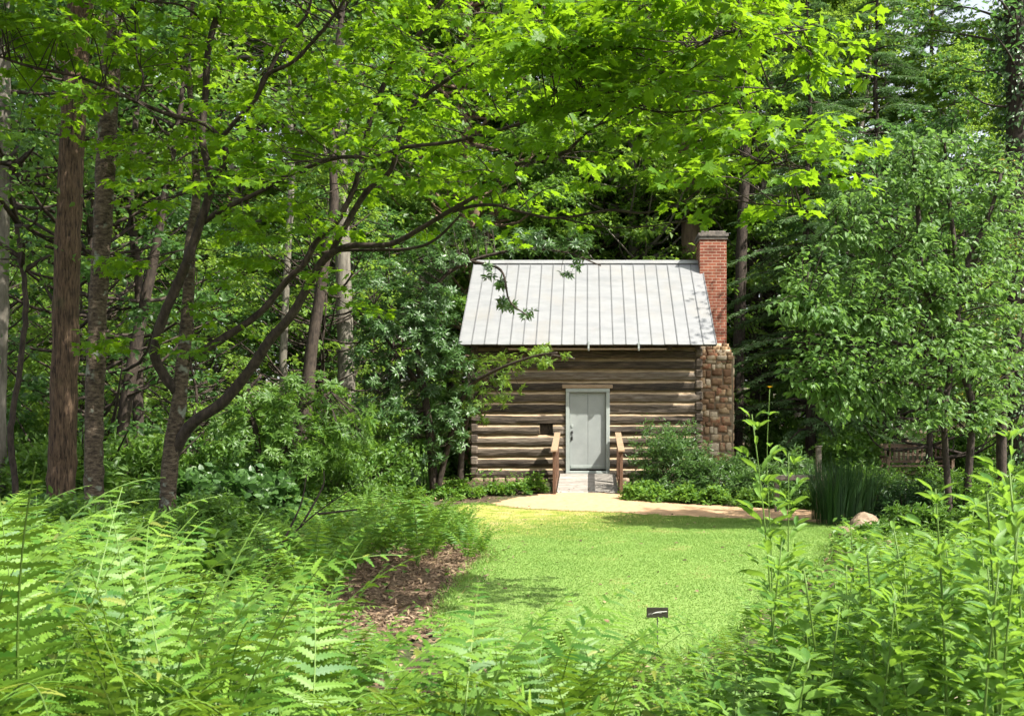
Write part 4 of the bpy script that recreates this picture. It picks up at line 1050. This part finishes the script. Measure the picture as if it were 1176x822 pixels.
# wide right bed of low light ferns behind the herbs
def fx3():
    d=rr.uniform(8.5,12.5); px=rr.uniform(990,1230); return ((px-CX)/F*d,d)
for (x,y) in scatter(30,fx3,.5):
    h=min(.95,max(.45,EYE-(600+rr.uniform(0,25)-HZ)/F*y)); fern(x,y,h,False,9,'sunlit fern in the bed at the right behind the tall herbs','ferns in the right bed')

# ------------------------------------------------------------------ herbs (right foreground)
def herb_meshes(i,H,seed,np_=9,ls=.13,w=.42,whorl=2,top=False):
    global rng
    keep=rng; rng=np.random.default_rng(seed); sb=MB(); fb=MB()
    k=9; t=np.linspace(0,1,k); b=rng.normal(size=2)*.06*H
    p=np.stack([b[0]*t**2,b[1]*t**2,t*H],-1); tube(sb,p,np.linspace(.006,.0025,k),5,.5)
    T=T_hi(w,.10,.30); a0=rng.uniform(0,6.28)
    for j in range(np_):
        u=.12+.86*j/(np_-1); o=np.array([np.interp(u,t,p[:,c]) for c in range(3)]); a=a0+j*math.pi/2*(1 if whorl==2 else .5)+rng.normal()*.15
        aa=a+np.arange(whorl)*2*math.pi/whorl; m=len(aa)
        el=.25+.6*u; D=np.stack([np.cos(aa),np.sin(aa),np.full(m,el)],-1)+rng.normal(size=(m,3))*.12
        s=ls*(1.05-.45*abs(u-.55)*1.6)*rng.uniform(.85,1.15,m)
        if u>.9: s*=.55; 
        leaves(fb,T,o+D*.012,D,UPV+rng.normal(size=(m,3))*.22-0.2*D,s,np.clip(.25+.5*u+.25*rng.random(m),0,1))
        if u<.92:   # axillary shoots
            for q in aa:
                o2=o+np.array([math.cos(q)*.05,math.sin(q)*.05,.05]); D2=np.array([[math.cos(q+c),math.sin(q+c),.7] for c in (-.8,0,.8)])
                leaves(fb,T,np.repeat(o2[None],3,0),D2,np.repeat(UPV[None],3,0)+rng.normal(size=(3,3))*.2,ls*rng.uniform(.35,.7,3))
    rng=keep
    return sb.mesh('herb_stem',M['stem'],True),fb.mesh('herb_leaves',M['herb'],True)
herbs=[herb_meshes(i,1.0,400+i,rr.choice([12,13,14]),[.125,.10,.145][i%3],[.44,.34,.38][i%3]) for i in range(6)]
def herb(x,y,h,label,group=None,me=None,name='leafy_herb',ls=1):
    e=empty(name,(x,y,float(gz(x,y))),rr.uniform(0,6.28),label,'plant',group)
    m=me or rr.choice(herbs); a=link('stem',m[0],e); b=link('leaves',m[1],e)
    e.scale=(ls,ls,h); e.rotation_euler[0]=rr.uniform(-.2,.2); e.rotation_euler[1]=rr.uniform(-.2,.2)
    return e
YR=[(770,805),(830,755),(880,705),(930,655),(960,628),(1050,622),(1176,605),(1260,600)]
def fx4():
    d=rr.uniform(3.2,8.6); px=rr.uniform(800,1260); x=(px-CX)/F*d
    if d>5.0+(px-800)/70: return None
    return (x,d)
for (x,y) in scatter(168,fx4,.165,20000):
    px=CX+F*x/y; h=min(1.15,max(.22,EYE-(interp(px,YR)+rr.uniform(0,60)-HZ)/F*y))
    herb(x,y,h,'leafy green stalk in the dense herb bed at lower right','stalks of the herb bed at lower right',None,'leafy_herb',.9+.3*rr.random())
tallm=[herb_meshes(9,1.0,450,13,.125,.30,2),herb_meshes(10,1.0,451,14,.135,.28,2)]
def tallherb(px,py,d,lab,me,flower=False,ls=1.0):
    z=EYE-(py-HZ)/F*d; x=(px-CX)/F*d; h=z-float(gz(x,d)); e=herb(x,d,h,lab,None,me,'tall_herb',ls); e.rotation_euler[0]=0; e.rotation_euler[1]=.0
    return e
tallherb(893,476,4.4,'tall single stalk with a small yellow bloom rising over the lawn',tallm[0],ls=1.05)
tallherb(905,520,4.7,'shorter branching stalk right behind the yellow bloomed one',tallm[1])
tallherb(1148,488,3.9,'tallest leafy stalk at the right edge',tallm[1],ls=1.2)
tallherb(1172,505,3.6,'leafy stalk cut by the right edge',tallm[0],ls=1.2)
tallherb(1118,545,4.2,'slim leafy stalk left of the tallest one at right',tallm[0],ls=1.1)
tallherb(1105,575,4.6,'low leafy stalk with spreading leaves near the right edge',tallm[1],ls=1.1)
for (px,py,d,ls,lb) in ((1090,560,3.6,1.25,'stout leafy stalk third in from the right edge'),(1185,540,3.1,1.3,'broad leafed stalk at the very right edge of the view'),(1150,560,3.5,1.35,'broad leafed stalk in front of the tallest one at right'),(1060,610,3.9,1.2,'leafy stalk at the middle of the right bed'),(1010,640,3.6,1.25,'big leafed stalk in the near middle of the right bed'),(950,650,3.7,1.2,'big leafed stalk at the left front of the right bed'),(1120,650,3.0,1.2,'near stalk with large pointed leaves at lower right'),(880,620,4.2,1.15,'full leafy stalk at the left end of the herb bed')):
    tallherb(px,py,d,lb,rr.choice(tallm),ls=ls)
tallherb(985,600,4.8,'upright stalk standing in front of the rocks',tallm[0])
tallherb(1140,600,3.1,'large leafed stalk near the bottom right corner',tallm[1],ls=1.15)
# the bloom on a thin stalk
e=empty('wildflower',tuple(P(884,700,4.5)*np.array([1,1,0])+np.array([0,0,0])),0,'thin stalk carrying a small yellow orange bloom above the lawn','flower')
zt=P(884,445,4.5)[2]; sb=MB(); p,r=smooth_line([(0,0,0),(.01,0,zt*.5),(-.01,.01,zt*.8),(0,0,zt)],[.004,.0035,.002,.0016],5); tube(sb,p,r,5); sb.build('stem',M['stem'],e,True)
fb=MB(); a=np.linspace(0,6.28,9)[:-1]; leaves(fb,T_ovate(.5,.05,.1),np.repeat([[0,0,zt]],8,0),np.stack([np.cos(a),np.sin(a),.5+0*a],-1),np.repeat(UPV[None],8,0),np.full(8,.016)); fb.build('petals',M['yellow'],e)
fb=MB()
for u in (.55,.7,.85,.93):
    for s in (0,3.14): leaves(fb,T_ovate(.4,.1,.25),np.array([[0,0,zt*u]]),np.array([[math.cos(s+u*9),math.sin(s+u*9),.4]]),UPV[None],np.array([.10*(1.3-u)+.03]))
fb.build('leaves',M['herb'],e)

# ------------------------------------------------------------------ shrubs and bedding near the cabin
def bush(name,x,y,rx,ry,h,n,T,ls,leafm,label,seed,cat='shrub',group=None,feather=False,stemn=14):
    global rng
    keep=rng; rng=np.random.default_rng(seed); g=float(gz(x,y)); e=empty(name,(x,y,g),0,label,cat,group); sb=MB(); fb=MB()
    nt=max(10,n//24)
    u=rdir(nt); u[:,2]=np.abs(u[:,2]); rad=rng.uniform(.45,1,(nt,1))**.5
    tips=u*rad*np.array([rx,ry,h]); tips*=1+.16*np.sin(u[:,:1]*5+seed)*np.cos(u[:,1:2]*4)
    base=np.stack([rng.normal(size=nt)*rx*.2,rng.normal(size=nt)*ry*.2,np.zeros(nt)],-1)
    for i in range(nt):
        if i<stemn*6:
            pp,r=smooth_line([base[i],(base[i]+tips[i])/2+np.array([0,0,.1*h]),tips[i]],[.008,.005,.002],3); tube(sb,pp,r,4)
        k=24; t=rng.random(k); o=base[i]+(tips[i]-base[i])*(1-.42*t[:,None])
        o[:,2]+=.1*h*np.sin(t*1.5)*.6
        pos=o+rdir(k,.6)*rng.uniform(.0,.11,(k,1)); pos[:,2]=np.maximum(pos[:,2],.02)
        D=rdir(k,.5)+(tips[i]/ (np.linalg.norm(tips[i])+1e-6))*.7; 
        if feather: D[:,2]-=.1
        leaves(fb,T,pos,D,UPV+rng.normal(size=(k,3))*.5,ls*rng.uniform(.6,1.2,k),np.clip(rng.random()*.5+rng.random(k)*.5,0,1))
    rng=keep
    sb.build('stems',M['bark_dark'],e,True); fb.build('foliage',leafm,e); return e
FE=T_dia(.30,.04,.2)
bush('shrub',1.80,21.9,1.05,.85,1.72,8200,FE,.105,M['shrub'],'rounded feathery shrub against the log wall right of the door',501,feather=True)
bush('shrub',2.95,21.5,1.0,.8,.98,5600,FE,.10,M['shrub'],'soft green shrub at the foot of the stone chimney',502,feather=True)
bush('shrub',3.75,20.9,.85,.7,.85,3600,FE,.10,M['shrub'],'low spreading shrub right of the chimney',503,feather=True)
bush('shrub',4.5,21.6,.8,.7,1.0,3200,FE,.10,M['shrub'],'loose green shrub between the chimney and the grass clump',504,feather=True)
for i,(x,y,s) in enumerate(((1.0,20.9,.30),(1.45,20.65,.34),(2.0,20.45,.36),(2.6,20.3,.38),(3.2,19.9,.36),(3.8,19.7,.36),(1.25,21.4,.36),(4.4,19.4,.36))):
    bush('bedding_plant',x,y,.36,.30,s,1100,T_ovate(.5,.1,.2),.085,M['herb'],'low bright leafed plant edging the path right of the ramp',520+i,'plant','bedding plants edging the path')
for i,(x,y,s) in enumerate(((-1.2,21.9,.42),(-1.55,21.7,.26),(-2.0,21.7,.24),(-2.5,21.3,.26),(-3.0,20.9,.28),(-2.9,21.9,.30),(-3.5,20.5,.3))):
    bush('bedding_plant',x,y,.33,.26,s,800,T_ovate(.4,.1,.2),.09,M['fern'],'low yellow green plant along the foot of the cabin left of the ramp',540+i,'plant','bedding plants left of the ramp')
# shaded strap leaf clumps left of the cabin
def strap(x,y,h,n,w,leafm,label,seed,name='grass_clump',spread=.5,group=None,rad=.2):
    global rng
    keep=rng; rng=np.random.default_rng(seed); e=empty(name,(x,y,float(gz(x,y))),0,label,'plant',group); mb=MB()
    for i in range(n):
        a=rng.uniform(0,6.28); o=np.array([math.cos(a),math.sin(a),0])*rad*math.sqrt(rng.random()); d=np.array([math.cos(a),math.sin(a),0]); L=h*rng.uniform(.65,1.1); s=spread*rng.random()
        k=5; t=np.linspace(0,1,k); c=o+d*(s*L*t**2)[:,None]+UPV*(L*t*(1-.3*s*t**2))[:,None]; sd=np.array([-d[1],d[0],0]); sd=sd*math.cos(1)+d*math.sin(1)*.4
        ww=w*np.array([.7,1,.9,.6,.05]); V=np.stack([c-sd*ww[:,None],c+sd*ww[:,None]],1).reshape(-1,3)
        mb.add(V,[[[2*j,2*j+1,2*j+3,2*j+2] for j in range(k-1)]],rng.random())
    rng=keep
    mb.build('leaves',leafm,e); return e
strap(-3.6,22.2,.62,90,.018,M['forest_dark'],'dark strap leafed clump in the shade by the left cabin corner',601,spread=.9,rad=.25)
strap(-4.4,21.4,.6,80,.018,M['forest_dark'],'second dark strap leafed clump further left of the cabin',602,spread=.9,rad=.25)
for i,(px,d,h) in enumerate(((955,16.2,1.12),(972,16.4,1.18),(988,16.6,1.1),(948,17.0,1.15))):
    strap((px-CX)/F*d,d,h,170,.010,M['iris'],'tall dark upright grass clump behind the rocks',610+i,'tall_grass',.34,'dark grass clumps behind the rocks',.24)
# shrubs right mid ground
rb=[(1010,17.5,.8,.95,'shrub'),(1040,16.6,.75,.75,'iris'),(1075,17.2,.8,.8,'shrub'),(1110,16.2,.8,.8,'cover'),(1150,16.8,.8,.8,'cover'),(1185,16,.8,.85,'cover'),(1060,14.6,.7,.5,'cover'),(1125,14.2,.7,.55,'cover'),(1180,13.8,.7,.6,'cover'),(925,20.5,.7,.8,'shrub'),(1000,20.5,.8,.9,'cover'),(1090,20,.9,.85,'cover'),(1160,20,.9,.9,'cover'),(1010,13.6,.35,.28,'cover')]
for i,(px,d,r_,h,mm) in enumerate(rb):
    bush('shrub',(px-CX)/F*d,d,r_,r_*.8,h,2600,FE,.11,M[mm],'shaded green undergrowth shrub in the right bed near the bench',640+i,'shrub','shrubs in the shaded right bed',feather=True)
# shrubs on the left in the shade
bushes=[bush('shrub',0,0,1,.9,1.0,4200,OV,.11,M['cover'],'tmp',701),bush('shrub',0,0,1,.9,1.1,4200,T_ovate(.36,.08,.2),.13,M['forest'],'tmp',702),bush('shrub',0,0,1,.9,.8,3600,T_ovate(.7,.06,.12),.14,M['forest_dark'],'tmp',703)]
def cp(src,x,y,s,rz,label,group,h=1):
    e=src.copy(); COL.objects.link(e); e.location=(x,y,float(gz(x,y))); e.rotation_euler=(0,0,rz); e.scale=(s,s,s*h); e['label']=label; e['group']=group
    for ch in src.children:
        c=ch.copy(); COL.objects.link(c); c.parent=e
    return e
def fx5():
    y=rr.uniform(9.5,27); px=rr.uniform(-60,520); x=(px-CX)/F*y
    if y<15.6 and x>-4.6: return None
    if x>-4.4: return None
    if inpoly(x,y,LAWN) or (px>330 and y<15.8): return None
    return (x,y)
SL=['leafy green shrub in the shaded undergrowth among the left trunks','narrow leaved green shrub in the shaded undergrowth among the left trunks','broad leaved low shrub in the shaded undergrowth among the left trunks']
first=[True]*3
for (x,y) in scatter(78,fx5,.95):
    k=rr.choice([0,1,1,2]); s=rr.uniform(.6,.9) if y<15 else rr.uniform(.8,1.35); h=rr.uniform(.7,1.0) if y<15 else rr.uniform(1.0,1.6)
    cp(bushes[k],x,y,s,rr.uniform(0,6.28),SL[k],'undergrowth shrubs among the left trunks',h)
for x,y,s,h in ((6.2,24,1.1,1.2),(7.2,27,1.2,1.3),(9.8,26,1.2,1.2),(11,23,1.1,1.1),(5.6,29,1.3,1.2),(9.2,22.6,.8,.8),(12.3,26,1.3,1.4)):
    cp(bushes[rr.choice([0,1])],x,y,s,rr.uniform(0,6.28),'dark shrub behind the bench at the right wood edge','shrubs behind the bench',h)
for x,y,s,h in ((-4.6,24.5,1.1,1.8),(-4.2,27.5,1.2,2.0),(-5.4,23,1.0,1.5)):
    cp(bushes[0],x,y,s,rr.uniform(0,6.28),'tall leafy shrub in the dark beside the left cabin wall','shrubs beside the left cabin wall',h)
for b in bushes:
    for ch in list(b.children): bpy.data.objects.remove(ch)
    bpy.data.objects.remove(b)
# low herb carpet
def carpet():
    mb=MB(); n=76000; y=rng.uniform(8.6,34,n); x=rng.uniform(-.70,.72,n)*y
    near=np.exp(-((np.minimum(y,30)-10)/14)**2)
    ok=~inpoly(x,y,LAWN)&~inpoly(x,y,PATH)&~((x>-3.3)&(x<4.3)&(y>23.6))&~(inpoly(x,y,MULCH)&(rng.random(n)<.95))
    ok&=~((x>-1.2)&(x<1.1)&(y>21)&(y<24))
    q=np.array([mnoise.noise(Vector((a*.5,b*.5,3))) for a,b in zip(x,y)]); ok&=(q>-.25)
    x=x[ok];y=y[ok];q=q[ok];n=len(x); z=gz(x,y)+rng.random(n)*(.10+.35*np.clip(q+.2,0,1))
    D=rdir(n,.4); leaves(mb,T_ovate(.6,.08,.12),np.stack([x,y,z],-1),D,UPV+rdir(n)*.4,rng.uniform(.05,.13,n))
    tag(mb.build('ground_cover',M['cover']),'low green plants carpeting the woodland floor','ground cover',kind='stuff')
carpet()

# ------------------------------------------------------------------ rocks, bench, sign, timber
def rock(px,py,d,w,h,label,seed,dz=0):
    x,y,_=P(px,py,d); mb=MB(); global rng
    k=rng; rng=np.random.default_rng(seed)
    bm=bmesh.new(); bmesh.ops.create_icosphere(bm,subdivisions=3,radius=1); V=np.array([v.co for v in bm.verts]); o=rng.random(3)*20
    V*=1+.28*np.array([[mnoise.noise(Vector(p*1.2+o))] for p in V])+.08*np.array([[mnoise.noise(Vector(p*3.5+o))] for p in V]); V*=np.array([w/2,w*.4,h/2]); V[:,2]+=h*.32
    bm.verts.index_update(); mb.add(V,[[[v.index for v in f.verts] for f in bm.faces]],rng.random()); bm.free(); rng=k
    ob=mb.build('rock',M['rock'],None,True); ob.location=(x,y,float(gz(x,y))+dz); return tag(ob,label,'rock')
rock(992,600,14.6,.46,.42,'largest rounded tan rock at the edge of the lawn',1)
rock(972,608,14.3,.30,.22,'smaller rock left of the largest one',2)
rock(1010,610,14.2,.36,.26,'low brown rock right of the largest one',3)
rock(984,622,13.2,.34,.16,'flat dark rock in front of the largest one',4)
rock(1018,626,13.0,.34,.15,'flat brown rock at the front right of the rock group',5)
rock(1022,595,15.3,.26,.24,'small reddish rock behind the rock group',6)
def bench():
    x,y,_=P(1057,520,23.5); g=float(gz(x,y)); e=empty('garden_bench',(x,y,g),R(4),'weathered brown slatted bench in the shade at right','bench')
    W=.78
    for sx in (-1,1):
        for yy,h in ((0.45,.95),(0,.62)):
            m=MB(); box(m,(sx*W-.035,yy-.035,0),(sx*W+.035,yy+.035,h),.5,0,None,.005); m.build('leg',M['bench'],e)
        m=MB(); box(m,(sx*W-.04,-.06,.623),(sx*W+.04,.41,.66),.5,0,None,.005); m.build('armrest',M['bench'],e)
    m=MB()
    for k in range(5): box(m,(-W+.04,-.04+k*.09,.42),(W-.04,.04+k*.09,.45))
    m.build('seat',M['bench'],e)
    m=MB(); box(m,(-W+.037,.43,.86),(W-.037,.47,.95)); box(m,(-W+.037,.43,.50),(W-.037,.47,.56))
    for k in range(13):
        xx=-W+.1+k*(2*W-.2)/12; box(m,(xx-.024,.438,.562),(xx+.024,.462,.858))
    m.build('backrest',M['bench'],e)
bench()
def post():
    x,y,_=P(940,540,18.5); e=empty('garden_post',(x,y,float(gz(x,y))),0,'dark square wooden post beside the tall grass clump','post')
    m=MB(); box(m,(-.045,-.045,-.05),(.045,.045,1.22),.5,0,None,.006); m.build('shaft',M['greywood'],e)
    m=MB(); box(m,(-.055,-.055,1.223),(.055,.055,1.25),.5,0,None,.006); m.build('cap',M['greywood'],e)
    m=MB(); box(m,(-.5,-.06,0),(.5,.06,.10),.5,0,None,.01); o=m.build('garden_timber',M['greywood']); x,y,_=P(918,535,18.6); o.location=(x,y,.60)
    for s in (-.42,.42):
        m2=MB(); box(m2,(s-.04,-.04,-.62),(s+.04,.04,-.003),.5,0,None,.005); m2.build('leg',M['greywood'],o)
    tag(o,'low reddish timber rail showing through the herbs right of the path','rail')
post()
def sign():
    d=7.2; x,y,_=P(755,703,d); zc=EYE-(703-HZ)/F*d
    e=empty('plant_label',(x,y,0),R(-3),'small dark plant label on a thin stake at the lawn front','sign')
    m=MB(); box(m,(-.078,-.004,zc-.037),(.078,.004,zc+.037),.5,0,Matrix.Identity(4) and None,.002); p=m.build('plate',M['sign'],e)
    m=MB()
    def stroke(pts,w): 
        pts=np.array([(a,-.0055,zc+b) for a,b in pts]); tube(m,pts,w,4)
    stroke([(-.066,-.018),(-.060,-.004),(-.056,-.018),(-.050,-.002),(-.046,-.016),(-.040,0),(-.034,-.014)],.0015)
    stroke([(-.030,-.006),(-.010,.002),(.02,.006),(.045,.007),(.068,.009)],.0028)
    stroke([(-.018,-.004),(.005,.0),(.03,-.001)],.0018)
    m.build('lettering',M['letter'],p)
    m=MB(); tube(m,[(0,.008,-.02),(0,.008,zc*.5),(0,.008,zc-.02)],.005,6); m.build('stake',M['stake'],e)
sign()
m=MB(); a=P(1035,820,5.55); b=P(1190,808,5.35); a[2]=.07; b[2]=.075
p,r=smooth_line([a,(a+b)/2+[0,0,.01],b,b+(b-a)*.4],[.05,.06,.065,.07],8); tube(m,p-a,r,12,jit=.04)
o=m.build('edging_log',M['dead'],None,True); o.location=tuple(a); tag(o,'pale bare log edging the bed in the bottom right corner','log')
# broad leaves around the left trunk feet
for i,(px,d) in enumerate(((90,8.5),(130,9),(175,9.2),(215,8.8),(240,9.5),(60,9.2),(30,8.6),(150,10),(265,8.9))):
    x=(px-CX)/F*d; bush('broadleaf_plant',x,d,.38,.35,.50,520,T_ovate(.85,.05,.1),.15,M['cover'],'broad leaved plant in the shade at the feet of the left trunks',800+i,'plant','broad leaved plants at the trunk feet')
# bare dark twigs sticking up by the fern bed
m=MB()
for L in ([(300,650,9.5),(350,600,9.4),(390,570,9.3),(425,548,9.2)],[(322,628,9.45),(345,580,9.5),(352,545,9.5)],[(345,605,9.4),(370,560,9.5),(372,540,9.5)],[(365,590,9.3),(410,585,9.2)]):
    q=np.array([P(*t) for t in L]); q=q-P(300,690,9.5)*np.array([1,1,0]); p,r=smooth_line(q,[.012,.008,.005,.003][:len(q)] ,5); tube(m,p,r,5)
p,r=smooth_line([(0,0,0),P(300,650,9.5)-P(300,690,9.5)*np.array([1,1,0])],[.014,.012],3); tube(m,p,r,5)
o=m.build('bare_sapling',M['bark_dark'],None,True); o.location=tuple(P(300,690,9.5)*np.array([1,1,0])); tag(o,'leafless dark forked sapling leaning beside the fern bed','sapling')

# ------------------------------------------------------------------ light, world, camera
sv=Vector((.84,-.48,1.2)).normalized()
el=math.asin(sv.z); az=math.atan2(sv.x,sv.y)
w=bpy.data.worlds.new('World'); sc.world=w; w.use_nodes=True
nt=w.node_tree; nt.nodes.clear()
sk=nt.nodes.new('ShaderNodeTexSky'); sk.sky_type='NISHITA'; sk.sun_disc=False; sk.sun_elevation=el; sk.sun_rotation=az; sk.air_density=1; sk.dust_density=3; sk.ozone_density=1
bg=nt.nodes.new('ShaderNodeBackground'); bg.inputs[1].default_value=.13; ow=nt.nodes.new('ShaderNodeOutputWorld')
hs=nt.nodes.new('ShaderNodeHueSaturation'); hs.inputs['Saturation'].default_value=.35; nt.links.new(sk.outputs[0],hs.inputs['Color']); nt.links.new(hs.outputs[0],bg.inputs[0]); nt.links.new(bg.outputs[0],ow.inputs[0])
sl=bpy.data.lights.new('sun','SUN'); sl.energy=5; sl.angle=R(.5); sl.color=(1,.955,.87)
so=bpy.data.objects.new('sun',sl); COL.objects.link(so); so.rotation_euler=(-sv).to_track_quat('-Z','Y').to_euler()
cam=bpy.data.cameras.new('camera'); co=bpy.data.objects.new('camera',cam); COL.objects.link(co)
co.location=(0,0,EYE); co.rotation_euler=(R(90),0,0)
cam.sensor_width=36; cam.lens=36*F/1176; cam.shift_x=-(CX-588)/1176; cam.shift_y=(HZ-411)/1176; cam.clip_end=2000; cam.clip_start=.05
cam.dof.use_dof=True; cam.dof.focus_distance=17; cam.dof.aperture_fstop=9
sc.camera=co
vs=sc.view_settings; vs.view_transform='Standard'; vs.look='None'; vs.gamma=1; vs.exposure=1.32
cy=sc.cycles; cy.use_denoising=True; cy.max_bounces=7; cy.diffuse_bounces=5; cy.glossy_bounces=2; cy.transmission_bounces=4; cy.use_adaptive_sampling=True; cy.adaptive_threshold=.02
try: cy.denoiser='OPENIMAGEDENOISE'
except Exception: pass
cy.sample_clamp_indirect=6
